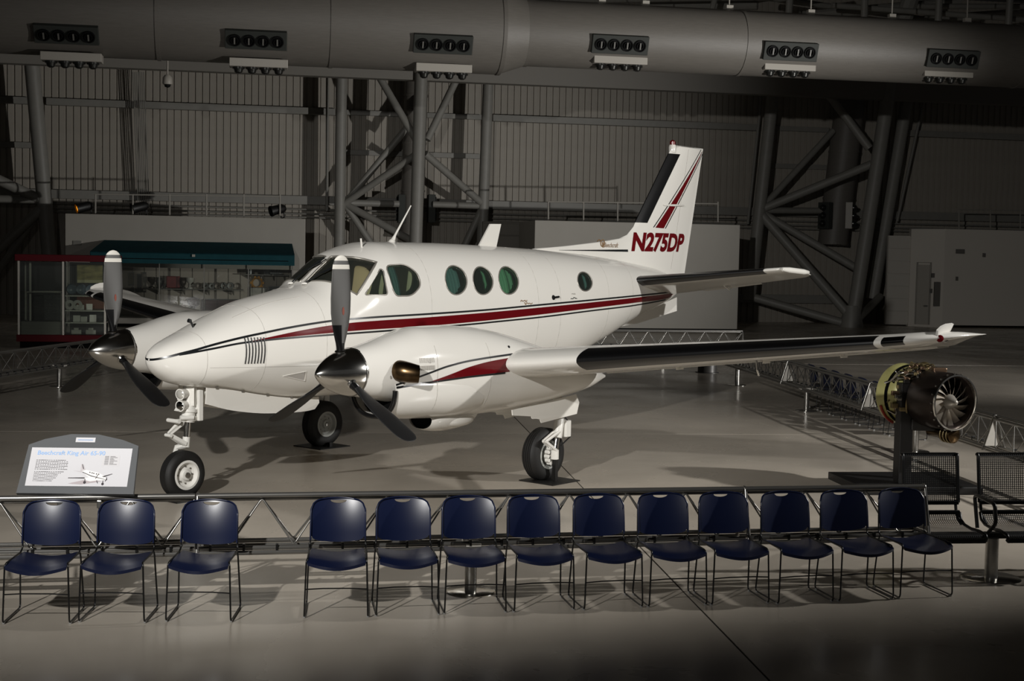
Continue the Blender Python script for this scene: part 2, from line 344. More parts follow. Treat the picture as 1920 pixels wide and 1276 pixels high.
b = NB(); box(b, (at(145, 455, 48.98).x, at(145, 455, 48.98).y, at(145, 455, 48.98).z), (.26, .08, .14)); obj('exit_lamp', b, mat('lamp_grey', (120, 118, 112)), pl)
pr = tag(bbox_obj('partition_block', 1003, 1388, 417, 48.6, 3, PART, 'plain white partition block behind the tail of the aircraft', 'partition', z0=.12, zt=3.89))
b = NB(); a, c = at(1003, 417, 48.7), at(1388, 417, 48.7); L_ = (c.xy-a.xy).length; box(b, (L_/2, 1.4, .07), (L_-.1, 2.7, .14)); o = obj('plinth', b, DARK, pr)
b = NB(); a = at(945, 417, 52); c = at(1003, 417, 52); 
pw = empty('side_partition', (0, 0, 0), 0, 'dark recess wall with lapped boards left of the plain white block', 'partition')
bbox_obj('wall_face', 905, 1010, 430, 52.5, .2, mat('recess_wall', (112, 108, 100), .7), zt=3.9, parent=pw)
for k in range(8): bbox_obj('board', 905, 1010, 430, 52.44, .06, mat('recess_wall', (0, 0, 0)), z0=.1+k*.47, zt=.54+k*.47, parent=pw)
pf = empty('service_wall', (0, 0, 0), 0, 'white service wall with a door at the far right', 'partition')
PARTF = mat('service_wall_paint', (206, 200, 190), .65)
bbox_obj('wall_face', 1772, 2150, 430, 53.5, 3, PARTF, z0=.1, zt=4.05, parent=pf)
b = NB(); a, c = at(1709, 428, 54.6), at(1772, 430, 53.5); a.z = c.z = 0
poly(b, [a, c, c+Vector((0, .3, 0)), a+Vector((0, .3, 0))], (0, 0, 4.04)); obj('wall_facet', b, PARTF, pf)
d_ = (c-a).normalized(); n_ = Vector((d_.y, -d_.x, 0))
def onf(u, v):                                     # point on the facet carrying the door
    r = ray(u, v); t = (a-Vector((0, 0, H))).dot(n_)/r.dot(n_); return Vector((0, 0, H))+r*t
q0, q1 = onf(1721, 496), onf(1742, 611); b = NB()
poly(b, [Vector((q0.x, q0.y, .1))+n_*.05, Vector((q1.x, q1.y, .1))+n_*.05, Vector((q1.x, q1.y, q0.z))+n_*.05, Vector((q0.x, q0.y, q0.z))+n_*.05], n_*-.06); dr = obj('door', b, mat('door_grey', (168, 163, 154), .5), pf)
b = NB(); e0, e1 = Vector((q0.x, q0.y, .1)), Vector((q1.x, q1.y, .1)); top = Vector((0, 0, q0.z))
tube(b, [e0+n_*.05, e0+top+n_*.05, e1+top+n_*.05, e1+n_*.05], .035, 6); obj('door_frame', b, PART, dr)
b = NB(); p = onf(1737, 573); box(b, p+n_*.1, (.14, .1, .06)); obj('door_handle', b, STEEL, dr)
for u, v, w, h in ((1750, 516, .12, .18), (1758, 551, .28, 1.0), (1746, 545, .1, .18)):
    b = NB(); p = onf(u, v); box(b, p+n_*.04, (w, .08, h)); obj('wall_plate', b, mat('plate_grey', (96, 93, 88), .5), pf)
for u, v, w, h in ((1800, 471, .34, .18), (1845, 478, .1, .16), (1794, 522, .08, .16)):
    b = NB(); p = at(u, v, 53.44); box(b, p, (w, .08, h)); obj('wall_plate', b, mat('plate_grey', (0, 0, 0)), pf)
b = NB(); p = at(1683, 520, 54.9); box(b, (p.x, p.y, 1.9), (.95, .2, 3.7)); obj('pier', b, mat('pier_paint', (190, 185, 176), .6), pf)
for k in range(7): 
    b = NB(); box(b, (p.x, p.y-.13, .35+k*.52), (.92, .05, .49)); obj('pier_panel', b, mat('pier_paint', (0, 0, 0)), pf)
# teal canopy
def canopy():
    c = empty('canopy', (0, 0, 0), 0, 'dark teal canopy over the shelves on the white partition', 'canopy')
    A0, A1 = at(196, 450, 48.98), at(546, 453, 48.98); Bv = Vector((math.sin(BR), -math.cos(BR), 0))*1.5
    ax = (A1-A0).normalized(); A0.z = A1.z = 2.9; h0, h1 = 2.52, 2.16
    lo0, lo1 = A0+Bv-ax*.3, A1+Bv+ax*.05
    TEAL = mat('teal_canvas', (24, 60, 66), .8, spec=.1, noise=.1, nscale=3)
    b = NB(); P = lambda v, z: Vector((v.x, v.y, z))
    poly(b, [A0, A1, P(lo1, h0), P(lo0, h0)], (0, 0, -.03)); obj('canopy_roof', b, TEAL, c)
    b = NB(); poly(b, [P(lo0, h0), P(lo1, h0), P(lo1, h1), P(lo0, h1)], -Bv.normalized()*.03); obj('fascia', b, TEAL, c)
    for e, q in ((A0, lo0), (A1, lo1)):
        b = NB(); poly(b, [P(e, 2.9), P(q, h0), P(q, h1), P(e, h1)], ax*.03); obj('end_panel', b, TEAL, c)
    b = NB(); box(b, (0, 0, 0), ((A1-A0).length, .02, .025), Matrix.Translation((P(lo0, 2.31)+P(lo1, 2.31))/2+Bv.normalized()*.02) @ Matrix.Rotation(BR, 4, 'Z')); obj('fascia_seam', b, DARK, c)
    b = NB(); box(b, (0, 0, 0), (.1, .02, .08), Matrix.Translation(at(363, 479, 47.4)) @ Matrix.Rotation(BR, 4, 'Z')); obj('badge', b, PART, c)
canopy()
SHELFM = mat('shelf_grey', (96, 92, 86), .5)
def shelf(u0, u1, v, y0, label):
    a, c = at(u0, v, y0), at(u1, v, y0); b = NB(); box(b, (0, .2, 0), ((c-a).xy.length, .45, .035), Matrix.Translation((a.x/2+c.x/2, a.y/2+c.y/2, a.z)) @ Matrix.Rotation(BR, 4, 'Z'))
    s_ = tag(obj('wall_shelf', b, SHELFM), label, 'shelf')
    for k in range(4):
        q = a.lerp(c, (k+.5)/4); b = NB(); poly(b, [(q.x, q.y+.4, a.z-.02), (q.x, q.y+.05, a.z-.02), (q.x, q.y+.4, a.z-.2)], (.03, 0, 0)); obj('bracket', b, SHELFM, s_)
    return a.z+.018
z1 = shelf(270, 456, 541, 49.85, 'long grey shelf of small trophies on the alcove wall')
z2 = shelf(458, 540, 514.5, 49.85, 'short upper shelf holding a dark cap shape at the alcove right')
SHM = [mat('pewter', (84, 84, 81), .45, .3), mat('dark_bronze', (62, 54, 46), .4, .5), mat('pale_ceramic', (176, 172, 164), .4)]
def shelf_item(name, u, z, y0, prof, m, label, cat, group=None, n=18):
    p = at(u, 530, y0); b = NB(); lathe(b, prof, None, n); smooth(b, 45); o = obj(name, b, m); o.location = (p.x, p.y, z); return tag(o, label, cat, group)
vase = [(0, 0), (.09, 0), (.1, .03), (.05, .07), (.1, .16), (.12, .26), (.08, .33), (.1, .38), (0, .38)]
cup = [(0, 0), (.1, 0), (.1, .04), (.03, .08), (.03, .16), (.13, .26), (.14, .38), (.12, .38), (0, .22)]
shelf_item('trophy_cup', 284, z1, 50, cup, SHM[1], 'dark bronze cup, leftmost on the long alcove shelf', 'trophy')
shelf_item('trophy_vase', 298, z1, 50, vase, SHM[0], 'pewter vase just left of the red box on the long shelf', 'trophy')
shelf_item('trophy_bowl', 308, z1, 50.0, [(0, 0), (.07, 0), (.03, .06), (.09, .16), (.08, .16), (0, .08)], SHM[0], 'low pewter bowl between the pewter vase and the red box', 'bowl')
shelf_item('trophy_vase', 343, z1, 50, vase, SHM[1], 'dark vase just right of the red box on the long shelf', 'trophy')
shelf_item('trophy_cup', 356, z1, 50, cup, SHM[2], 'pale cup second to the right of the red box', 'trophy')
b = NB(); p = at(325, 530, 50.1); box(b, (0, 0, .22), (.46, .12, .4), Matrix.Rotation(BR, 4, 'Z'), bev=.02); o = tag(obj('red_box', b, mat('red_lacquer', (110, 24, 26), .5, noise=.2, nscale=6)), 'red lacquer box standing on the long alcove shelf', 'box'); o.location = (p.x, p.y, z1)
for k, u in enumerate((374, 386, 397, 408, 420, 432, 445)):
    b = NB(); M = Matrix.Translation((0, 0, .17)) @ Matrix.Rotation(PI/2, 4, 'X')
    lathe(b, [(.07, -.04), (.16, -.05), (.165, .05), (.07, .04)], M, 20, True); smooth(b); o = obj('wheel_trophy', b, SHM[0] if k % 3 else SHM[1]); p = at(u, 530, 50.02); o.location = (p.x, p.y, z1); o.rotation_euler = (0, 0, BR+.2)
    tag(o, ('first', 'second', 'third', 'fourth', 'fifth', 'sixth', 'last')[k]+' grey ring-shaped trophy from the left on the long alcove shelf', 'trophy', 'ring trophies on the long shelf')
    o.scale = (.62, .8, .62) if k < 4 else (.7, .8, .7)
shelf_item('canister', 468, z2, 50, [(0, 0), (.13, 0), (.14, .3), (.09, .42), (0, .44)], mat('black_gloss', (24, 24, 26), .25), 'black canister on the short upper shelf', 'canister')
b = NB(); lathe(b, [(.42, 0), (.4, .12), (.3, .3), (.12, .4), (0, .42)], None, 28); box(b, (.5, -.15, .06), (.9, .3, .05)); smooth(b); o = tag(obj('flight_cap', b, MATS['black_gloss']), 'dark peaked cap on the short upper shelf', 'cap'); p = at(497, 530, 49.9); o.scale = (.62, .62, .85); o.location = (p.x, p.y, z2); o.rotation_euler = (0, 0, BR)
b = NB(); M = Matrix.Rotation(PI/2, 4, 'X'); lathe(b, [(.14, -.02), (.2, -.03), (.2, .03), (.14, .02)], M, 24, True)
for k in range(10): box(b, (.21*math.cos(k*.628), 0, .21*math.sin(k*.628)), (.06, .04, .06))
o = tag(obj('gold_wreath', b, mat('gold', (120, 84, 32), .4, .8)), 'gold wreath medallion hung under the short upper shelf', 'medallion'); o.location = at(482, 530, 50.28); o.rotation_euler = (0, 0, BR)
for u0, u1, v0, v1, c_, lab in ((468, 500, 538, 560, (150, 146, 138), 'pale framed print behind the aircraft nose ridge'), (502, 536, 536, 560, (30, 28, 28), 'dark framed print right of the pale print'), (352, 374, 556, 580, (48, 28, 22), 'dark shield plaque below the long shelf'),
                              (380, 455, 560, 590, (60, 36, 34), 'wide maroon framed print below the long shelf'), (240, 251, 510, 535, (92, 82, 62), 'narrow brass-toned plaque beside the propeller tip'), (257, 265, 513, 548, (40, 34, 28), 'tall thin dark plaque beside the brass plaque'), (268, 274, 510, 548, (112, 106, 96), 'tall grey board next to the thin dark plaque'),
                              (244, 252, 537, 548, (74, 66, 54), 'small round crest under the brass-toned plaque')):
    a, c = at(u0, v0, 50.25), at(u1, v1, 50.25); b = NB(); w, h = (c-a).xy.length, a.z-c.z
    M = Matrix.Translation((a+c)/2) @ Matrix.Rotation(BR, 4, 'Z'); fr = NB(); pts = [(-w/2, 0, -h/2), (w/2, 0, -h/2), (w/2, 0, h/2), (-w/2, 0, h/2)]
    if 'shield' in lab: pts = [(0, 0, -h/2), (w/2, 0, -h*.1), (w/2, 0, h*.35), (0, 0, h/2), (-w/2, 0, h*.35), (-w/2, 0, -h*.1)]
    if 'crest' in lab: pts = [(w/2*math.cos(k*PI/6), 0, h/2*math.sin(k*PI/6)) for k in range(12)]
    t = empty('wall_plaque' if w < .5 else 'framed_print', (a+c)/2, BR, lab, 'plaque' if w < .5 else 'picture')
    poly(fr, pts, (0, .05, 0)); obj('frame', fr, mat('frame_dark', (30, 26, 24), .4), t)
    b = NB(); poly(b, [(x*.86, -.006, z*.86) for x, y, z in pts], (0, .01, 0)); obj('face', b, mat('plaque_%d' % u0, c_, .5, noise=.3, nscale=5), t)
# glass front of the alcove
a, c = at(214, 495, 48.9), at(548, 495, 48.9); b = NB(); poly(b, [(a.x, a.y, .3), (c.x, c.y, .3), (c.x, c.y, 2.15), (a.x, a.y, 2.15)]); gl = tag(obj('alcove_glazing', b, glassmat('clear_glass', (236, 240, 236), .02)), 'clear glass front closing the shelf alcove under the canopy', 'glass')
for k in range(5):
    q = a.lerp(c, k/4); b = NB(); box(b, (q.x, q.y, 1.2), (.03, .03, 1.9)); obj('mullion', b, STEELP, gl)
# railings on top of the partitions
def railing(us, vt, vb, y0, label):
    t = empty('roof_railing', (0, 0, 0), 0, label, 'railing')
    for u in us: pipe(t, 'post', at(u, vt, y0), at(u, vb, y0), .03, MATS['white_partition_paint'], 8)
    pipe(t, 'rail', at(us[0], vt, y0), at(us[-1], vt+(us[-1]-us[0])*.012, y0), .025, MATS['white_partition_paint'], 8)
railing((179, 249, 318, 387, 457, 525), 364, 404, 49.6, 'thin white railing along the top of the canopy partition')
railing((1028, 1094, 1158, 1224, 1346), 378, 416, 49.4, 'thin white railing on the plain block behind the fin')
railing((1798, 1857, 1913, 1970), 393, 430, 54, 'thin railing on top of the far right service wall')
# spot lamps on the catwalk
for u, v, lit, lab in ((157, 388, 1, 'small theatre spotlight glowing amber above the white partition'), (261, 388, 0, 'unlit black spotlight second along the partition top'), (520, 393, 0, 'unlit black spotlight at the right end of the partition top')):
    P = at(u, v, 49.8); t = empty('spot_lamp', P, 0, lab, 'lamp'); d = Vector((-.8, -.5, -.25))
    b = NB(); M = axis((0, 0, 0), d); lathe(b, [(0, -.3), (.1, -.3), (.16, -.18), (.17, .2), (.19, .2), (.19, .26), (.15, .26), (.15, .18), (0, .18)], M, 20); smooth(b); obj('housing', b, mat('lamp_black', (16, 15, 15), .5), t)
    b = NB(); lathe(b, [(0, .2), (.15, .2)], M, 20); obj('lens', b, mat('amber_lens', (255, 150, 30), .2, emit=(255, 150, 30), estr=2.2) if lit else NOZ, t)
    b = NB(); tube(b, [(.0, .2, 0), (.2, .15, -.1), (.22, .15, -.25), (.1, .2, -.3), (.1, .2, at(u, 404, 49.8).z-P.z)], .025, 6); obj('yoke', b, MATS['lamp_black'], t)
P = at(314, 152, 44); t = empty('security_camera', P, 0, 'white dome security camera hanging under the duct', 'camera')
b = NB(); cyl(b, (0, 0, .05), (0, 0, 1.0), .03, n=8); obj('stem', b, BOXW, t)
b = NB(); lathe(b, [(0, .18), (.08, .18), (.14, .1), (.15, -.06), (.13, -.1), (0, -.1)], None, 20); smooth(b); obj('housing', b, BOXW, t)
b = NB(); lathe(b, [(.1, -.1), (.08, -.17), (0, -.2)], None, 16); smooth(b); obj('dome', b, NOZ, t)
# ================================================================== RED GLASS DISPLAY CASE
YC = 38.4
def display_case():
    O = at(33, 640, YC); X1 = at(203, 640, YC); w = (X1.xy-O.xy).length+.02; d = 1.1
    t = empty('display_case', (O.x, O.y, 0), BR, 'glass display case with red cornice and base at the left edge', 'display case')
    REDC = mat('case_red', (72, 5, 14), .6, spec=.15); AL = mat('case_aluminium', (150, 146, 138), .4, .5)
    b = NB(); box(b, (w/2+.08, d/2, 2.36), (w+.28, d+.1, .17), bev=.01); obj('cornice', b, REDC, t)
    b = NB(); box(b, (w/2, d/2, .26), (w+.06, d+.06, .18), bev=.01); obj('base', b, REDC, t)
    b = NB(); box(b, (w/2, d/2, .085), (w-.1, d-.1, .17)); obj('plinth', b, DARK, t)
    for x, y in ((.03, .03), (w*.495, .03), (w*.955, .03), (.03, d-.03), (w*.495, d-.03), (w*.955, d-.03), (.24, d*.5)):
        b = NB(); box(b, (x, y, 1.31), (.05, .05, 1.92)); obj('upright', b, AL, t)
    for x0, x1, y in ((.05, w*.48, .03), (w*.51, w*.94, .03)):
        b = NB(); box(b, ((x0+x1)/2, y, 1.31), (x1-x0, .008, 1.9)); obj('glass_pane', b, MATS['clear_glass'], t)
    b = NB(); box(b, (.03, d/2, 1.31), (.008, d-.1, 1.9)); obj('glass_pane', b, MATS['clear_glass'], t)
    b = NB(); box(b, (w*.24, d-.02, 1.3), (w*.46, .02, 1.9)); obj('back_panel', b, mat('case_back_dark', (30, 28, 27), .6), t)
    b = NB(); box(b, (w*.73, d-.02, 1.3), (w*.45, .02, 1.9)); obj('back_panel', b, mat('case_back_dark', (30, 28, 27)), t)
    zs = (1.37, .98, .66)
    for z in zs: b = NB(); box(b, (w*.73, d*.55, z), (w*.44, d*.8, .03)); obj('shelf', b, AL, t)
    b = NB(); box(b, (w*.25, d*.5, .52), (w*.44, d*.8, .34)); obj('pedestal', b, mat('case_grey', (112, 108, 100), .5), t)
    b = NB()
    for x in (.2, w*.46):
        for y in (.2, d*.8): cyl(b, (x, y, .7), (x, y, 1.46), .015, n=6)
    for z in (1.46,): 
        cyl(b, (.2, .2, z), (w*.46, .2, z), .015, n=6); cyl(b, (.2, d*.8, z), (w*.46, d*.8, z), .015, n=6)
    obj('inner_frame', b, AL, t)
    def put(name, bm_, m, x, y, z, label, cat, group=None):
        o = obj(name, bm_, m); P = Matrix.Translation((O.x, O.y, 0)) @ Matrix.Rotation(BR, 4, 'Z') @ Vector((x, y, z)); o.location = P; o.rotation_euler = (0, 0, BR); return tag(o, label, cat, group)
    b = NB(); box(b, (0, 0, .35), (w*.2, .3, .68)); pg = put('black_pegboard', b, mat('pegboard', (16, 15, 15), .5), w*.36, d*.55, .695, 'black studded board inside the left half of the red case', 'board')
    for i in range(5):
        for j in range(7): b = NB(); lathe(b, [(.018, 0), (.012, .015), (0, .018)], axis((-w*.08+i*w*.04, -.15, .06+j*.095), (0, -1, 0)), 8); obj('stud', b, CHROME, pg)
    b = NB(); box(b, (0, 0, .24), (.72, .03, .5)); pi = put('poster', b, mat('poster_board', (40, 40, 36), .6), w*.74, d-.1, 1.70, 'landscape poster in green and ochre in the right half of the case', 'poster')
    pi_m = mat('poster_print', (112, 104, 62), .5, noise=.55, nscale=4, stretch=(1, 1, 2.4))
    b = NB(); box(b, (0, -.02, .27), (.66, .01, .42)); obj('print', b, pi_m, pi)
    b = NB(); box(b, (0, -.022, .04), (.66, .01, .08)); obj('caption_band', b, mat('poster_cream', (150, 146, 110), .5), pi)
    for k in range(4):
        b = NB(); lathe(b, [(.0, -.02), (.12, -.04), (.145, 0), (.12, .05), (.06, .03), (0, .02)], Matrix.Translation((0, 0, .15)) @ Matrix.Rotation(PI/2, 4, 'X'), 20); smooth(b)
        put('blue_plate', b, mat('blue_grey_glaze', (92, 104, 116), .3), w*(.56+k*.105), d*.5, 1.385, ('leftmost', 'second', 'third', 'rightmost')[k]+' blue-grey round plate in the row under the poster', 'plate', 'plates under the poster')
    for k in range(2):
        b = NB(); lathe(b, [(.05, -.04), (.12, -.04), (.13, .04), (.05, .04)], Matrix.Translation((0, 0, .13)) @ Matrix.Rotation(PI/2, 4, 'X'), 20, True); smooth(b)
        put('pale_ring', b, SHM[2], w*(.545+k*.085), d*.4, .995, ('left', 'right')[k]+' one of two pale rings on the middle shelf of the red case', 'ring', 'pale rings on the middle shelf')
    for x, z, ww, hh, lab in ((.66, .995, .2, .13, 'white card beside the pale rings'), (.76, .995, .16, .16, 'white card alone at middle shelf right'), (.62, .675, .18, .17, 'white card at left on the lower shelf'), (.7, .675, .16, .14, 'white card in the middle of the lower shelf'), (.8, .675, .17, .19, 'tall white card at right on the lower shelf')):
        b = NB(); box(b, (0, 0, hh/2), (ww, .03, hh), Matrix.Rotation(-.15, 4, 'X')); put('info_card', b, mat('card_white', (214, 210, 202), .6), w*x, d*.4, z, lab, 'card')
    b = NB(); box(b, (0, 0, .19), (.75, .02, .36)); put('rust_panel', b, mat('rust_panel', (92, 44, 22), .5), w*.76, d*.85, .997, 'rust-coloured panel behind the pale rings', 'panel')
    for x, lab in ((.62, 'small white model box at left in the case bottom'), (.78, 'small white model box at right in the case bottom')):
        b = NB(); box(b, (0, 0, .06), (.26, .14, .12), bev=.02); box(b, (0, 0, .14), (.12, .1, .06), bev=.01); put('model_box', b, SHM[2], w*x, d*.35, .352, lab, 'box')
display_case()
# ================================================================== AIRCRAFT
PSI = .8748
plane = empty('aircraft', (-3.8325, 14.3928, 0), PSI, 'white twin-engine propeller aircraft with maroon stripes and registration on the fin', 'aircraft')
def V(a, s, z): return Vector((a, -s, z))
class Body:
    def __init__(s, K, ZT, ZB, WK, s0=0, nx=2.5, nz=2.3, fr=.52): s.K, s.ZT, s.ZB, s.WK, s.s0, s.nx, s.nz, s.fr = map(lambda q: np.array(q, float) if isinstance(q, (list, tuple)) else q, (K, ZT, ZB, WK, s0, nx, nz, fr))
    def sec(s, a):
        zt, zb, w = pchip(s.K, s.ZT, a), pchip(s.K, s.ZB, a), pchip(s.K, s.WK, a); return float(zt), float(zb), float(w)
    def pt(s, a, th, off=0):
        zt, zb, w = s.sec(a); zc = zb+(zt-zb)*s.fr; c, q = math.cos(th), math.sin(th)
        h = (zt-zc) if q > 0 else (zc-zb)
        return (a, s.s0+math.copysign(max(w-off, .002)*abs(c)**(2/s.nx), c), zc+math.copysign(max(h-off, .002)*abs(q)**(2/s.nz), q))
    def F(s, a, y, z):
        zt, zb, w = s.sec(a); zc = zb+(zt-zb)*s.fr; h = (zt-zc) if z > zc else (zc-zb)
        return abs((y-s.s0)/w)**s.nx+abs((z-zc)/h)**s.nz-1
    def normal(s, a, y, z):
        e = .004; a = min(max(a, s.K[0]+e*1.5), s.K[-1]-e*1.5)
        g = Vector((s.F(a+e, y, z)-s.F(a-e, y, z), s.F(a, y+e, z)-s.F(a, y-e, z), s.F(a, y, z+e)-s.F(a, y, z-e)))
        return g.normalized() if g.length > 1e-9 else Vector((1, 0, 0))
    def side(s, a, z, sg=1):
        zt, zb, w = s.sec(a); zc = zb+(zt-zb)*s.fr; h = (zt-zc) if z > zc else (zc-zb); k = min(1, abs((z-zc)/h))
        return s.s0+sg*w*(1-k**s.nz)**(1/s.nx)
    def sp(s, a, z, sg=1, off=0):
        y = s.side(a, z, sg); n = s.normal(a, y, z); return V(a+n.x*off, y+n.y*off, z+n.z*off)
    def mesh(s, bm, aa, nt=64, off=0, flip=False, caps=(True, True)):
        rings = []
        for a in aa: rings.append([bm.verts.new(V(*s.pt(a, 2*PI*(j+.5)/nt, off))) for j in range(nt)])
        fs = []
        for r0, r1 in zip(rings, rings[1:]):
            for j in range(nt): fs.append(bm.faces.new((r0[j], r0[(j+1) % nt], r1[(j+1) % nt], r1[j])))
        if caps[0]: fs.append(bm.faces.new(rings[0][::-1]))
        if caps[1]: fs.append(bm.faces.new(rings[-1]))
        if flip: bmesh.ops.reverse_faces(bm, faces=fs)
        return bm
FUS = Body([0.056, 0.063, 0.08, 0.12, 0.2, 0.3]+[.5, .9, 1.4, 1.85, 2.1, 2.4, 2.7, 3.2, 4.2, 5.3, 6.4, 7.6, 8.7, 9.5, 10.05],
           [1.524, 1.55, 1.578, 1.617, 1.667, 1.713]+[1.79, 1.954, 2.133, 2.225, 2.29, 2.50, 2.69, 2.805, 2.811, 2.792, 2.757, 2.69, 2.581, 2.47, 2.2],
           [1.504, 1.471, 1.435, 1.385, 1.321, 1.263]+[1.21, 1.155, 1.061, 1.0, .99, .985, .98, .97, .97, .99, 1.08, 1.408, 1.754, 1.936, 2.115],
           [0.013, 0.051, 0.092, 0.149, 0.222, 0.289]+[.375, .49, .59, .655, .69, .72, .745, .765, .77, .77, .73, .6, .41, .24, .05])
def smooth_loop(pts, n=4):
    k = len(pts); out = []
    for i in range(k):
        p0, p1, p2, p3 = [Vector(pts[(i+d) % k]) for d in (-1, 0, 1, 2)]
        for j in range(n):
            t = j/n; out.append(.5*((2*p1)+(p2-p0)*t+(2*p0-5*p1+4*p2-p3)*t*t+(3*p1-p0-3*p2+p3)*t**3))
    return out
def rounded(pts, r, n=4):
    k = len(pts); out = []
    for i in range(k):
        p0, p, p1 = [Vector(pts[(i+d) % k]) for d in (-1, 0, 1)]; a, b2 = p0-p, p1-p; d = min(r, a.length*.45, b2.length*.45)
        q0, q1 = p+a.normalized()*d, p+b2.normalized()*d
        for j in range(n+1): t = j/n; out.append(q0*(1-t)**2+p*2*t*(1-t)+q1*t*t)
    return out
def densify(pts, d):
    out = []; k = len(pts)
    for i in range(k):
        p, q = Vector(pts[i]), Vector(pts[(i+1) % k]); m = max(1, int((q-p).length/d))
        for j in range(m): out.append(p.lerp(q, j/m))
    return out
WIN = {}   # outlines as (a, z) on the cabin side
for nm, ca, cz, ra, rz in (('w2', 4.037, 2.355, .197, .178), ('w3', 4.537, 2.348, .19, .174), ('w4', 5.04, 2.349, .197, .177), ('w5', 6.745, 2.328, .185, .13)):
    WIN[nm] = [(ca+ra*math.cos(k*PI/14)+.04*math.sin(k*PI/14)*rz/.17, cz+rz*math.sin(k*PI/14)) for k in range(28)]
WIN['w1'] = [(p.x, p.y) for p in rounded([(2.92, 2.53), (3.24, 2.545), (3.39, 2.44), (3.395, 2.29), (3.22, 2.172), (2.97, 2.172), (2.925, 2.24)], .09, 4)]
WIN['quarter_pane'] = [(p.x, p.y) for p in rounded([(2.515, 2.188), (2.84, 2.49), (2.87, 2.47), (2.835, 2.188)], .035, 4)]
def srf(a, z): return (a, FUS.side(a, z), z)
def proj_surf(a, s, z):                       # push a point onto the fuselage along its section radius
    zt, zb, w = FUS.sec(a); zc = zb+(zt-zb)*FUS.fr; h = (zt-zc) if z > zc else (zc-zb)
    k = (abs(s/w)**FUS.nx+abs((z-zc)/h)**FUS.nz)
    for _ in range(12):
        f = abs(s/w)**FUS.nx+abs((z-zc)/h)**FUS.nz; q = f**(-1/2.4); s *= q; z = zc+(z-zc)*q
    return (a, s, z)
WS = [(2.16, .045, 2.33), (2.565, .045, 2.63), (2.605, .254, 2.618), (2.68, .392, 2.605), (2.776, .481, 2.581), (2.845, .526, 2.561), (2.425, .645, 2.196), (2.353, .575, 2.246), (2.277, .42, 2.315)]
panes = {k: densify([srf(*p) for p in v], .05) for k, v in WIN.items()}
ws = densify(WS, .06); panes['windshield'] = [Vector(proj_surf(*p)) for p in ws]
def mirror(p): return Vector((p[0], -p[1], p[2]))
def cutter(bm, pts, o1=.07, o2=.13):
    c = sum((Vector(p) for p in pts), Vector())/len(pts); c = Vector(proj_surf(*c))
    A1, A2 = [], []
    for p in pts:
        n = FUS.normal(*p); A1.append(bm.verts.new(V(*(Vector(p)+n*o1)))); A2.append(bm.verts.new(V(*(Vector(p)-n*o2))))
    n = FUS.normal(*c); c1, c2 = bm.verts.new(V(*(c+n*o1))), bm.verts.new(V(*(c-n*o2))); k = len(pts); fs = []
    for i in range(k):
        j = (i+1) % k; fs += [bm.faces.new((A1[i], A1[j], A2[j], A2[i])), bm.faces.new((c1, A1[j], A1[i])), bm.faces.new((c2, A2[i], A2[j]))]
    bmesh.ops.recalc_face_normals(bm, faces=fs)
def pane_mesh(pts, off):
    bm = NB(); c = sum((Vector(p) for p in pts), Vector())/len(pts); R = 6; rings = []
    for k in range(1, R+1):
        row = []
        for p in pts:
            q = Vector(proj_surf(*c.lerp(Vector(p), k/R))); n = FUS.normal(*q); row.append(bm.verts.new(V(*(q-n*off))))
        rings.append(row)
    q = Vector(proj_surf(*c)); cv = bm.verts.new(V(*(q-FUS.normal(*q)*off))); k = len(pts)
    for i in range(k):
        j = (i+1) % k; bm.faces.new((cv, rings[0][i], rings[0][j]))
        for a_, b_ in zip(rings, rings[1:]): bm.faces.new((a_[i], b_[i], b_[j], a_[j]))
    bm.normal_update(); nn = FUS.normal(*q); av = sum((f.normal for f in bm.faces), Vector())
    if av.dot(Vector((nn.x, -nn.y, nn.z))) < 0: bmesh.ops.reverse_faces(bm, faces=bm.faces[:])
    for f in bm.faces: f.smooth = True
    return bm
def rim_mesh(pts, r, off=0):
    bm = NB(); tube(bm, [V(*(Vector(p)+FUS.normal(*p)*off)) for p in pts], r, 6, True)
    for f in bm.faces: f.smooth = True
    return bm
aa = list(np.concatenate([.056+.244*np.linspace(0, .96, 22)**2, np.linspace(.3, 3.4, 64), np.linspace(3.5, 10.05, 68)]))
bm = FUS.mesh(NB(), aa, 72); FUS.mesh(bm, list(np.linspace(.5, 9.5, 70)), 72, off=.045, flip=True)
cb = NB()
for k, pts in panes.items():
    cutter(cb, pts); cutter(cb, [mirror(p) for p in pts][::-1])
me = boolean(bm, cb); me.materials.clear(); INT = mat('cabin_lining', (150, 140, 124), .7)
me.materials.append(WHITE); me.materials.append(INT)
nl = []
vn = [None]*len(me.vertices)
for v in me.vertices:
    a, s_, z = v.co.x, -v.co.y, v.co.z; f = FUS.F(min(max(a, .056), 10.05), s_, z); n = FUS.normal(a, s_, z); vn[v.index] = (Vector((n.x, -n.y, n.z)), f)
for p in me.polygons:
    outer = all(abs(vn[i][1]) < .05 for i in p.vertices); p.use_smooth = True
    if not outer: p.material_index = 1
    for i in p.vertices:
        n = vn[i][0]; fn = p.normal
        nl.append(n if outer and n.dot(fn) > .6 else (-n if -n.dot(fn) > .75 and not outer else fn.copy()))
me.normals_split_custom_set(nl)
fus = obj('fuselage', me, WHITE, plane)
GL = glassmat('tinted_cabin_glass', (206, 228, 214), .03); GLW = glassmat('windshield_glass', (214, 224, 210), .03)
RIM = mat('window_rim', (150, 146, 138), .35, .5)
for k, pts in panes.items():
    for sg in (1, -1):
        P = pts if sg > 0 else [mirror(p) for p in pts][::-1]
        pn = 'cabin_window' if k[0] == 'w' and k != 'windshield' else k
        w = obj(pn, pane_mesh(P, .012), GLW if k == 'windshield' else GL, plane); obj('window_rim', rim_mesh(P, .009 if k != 'windshield' else .014, -.002), RIM, w)
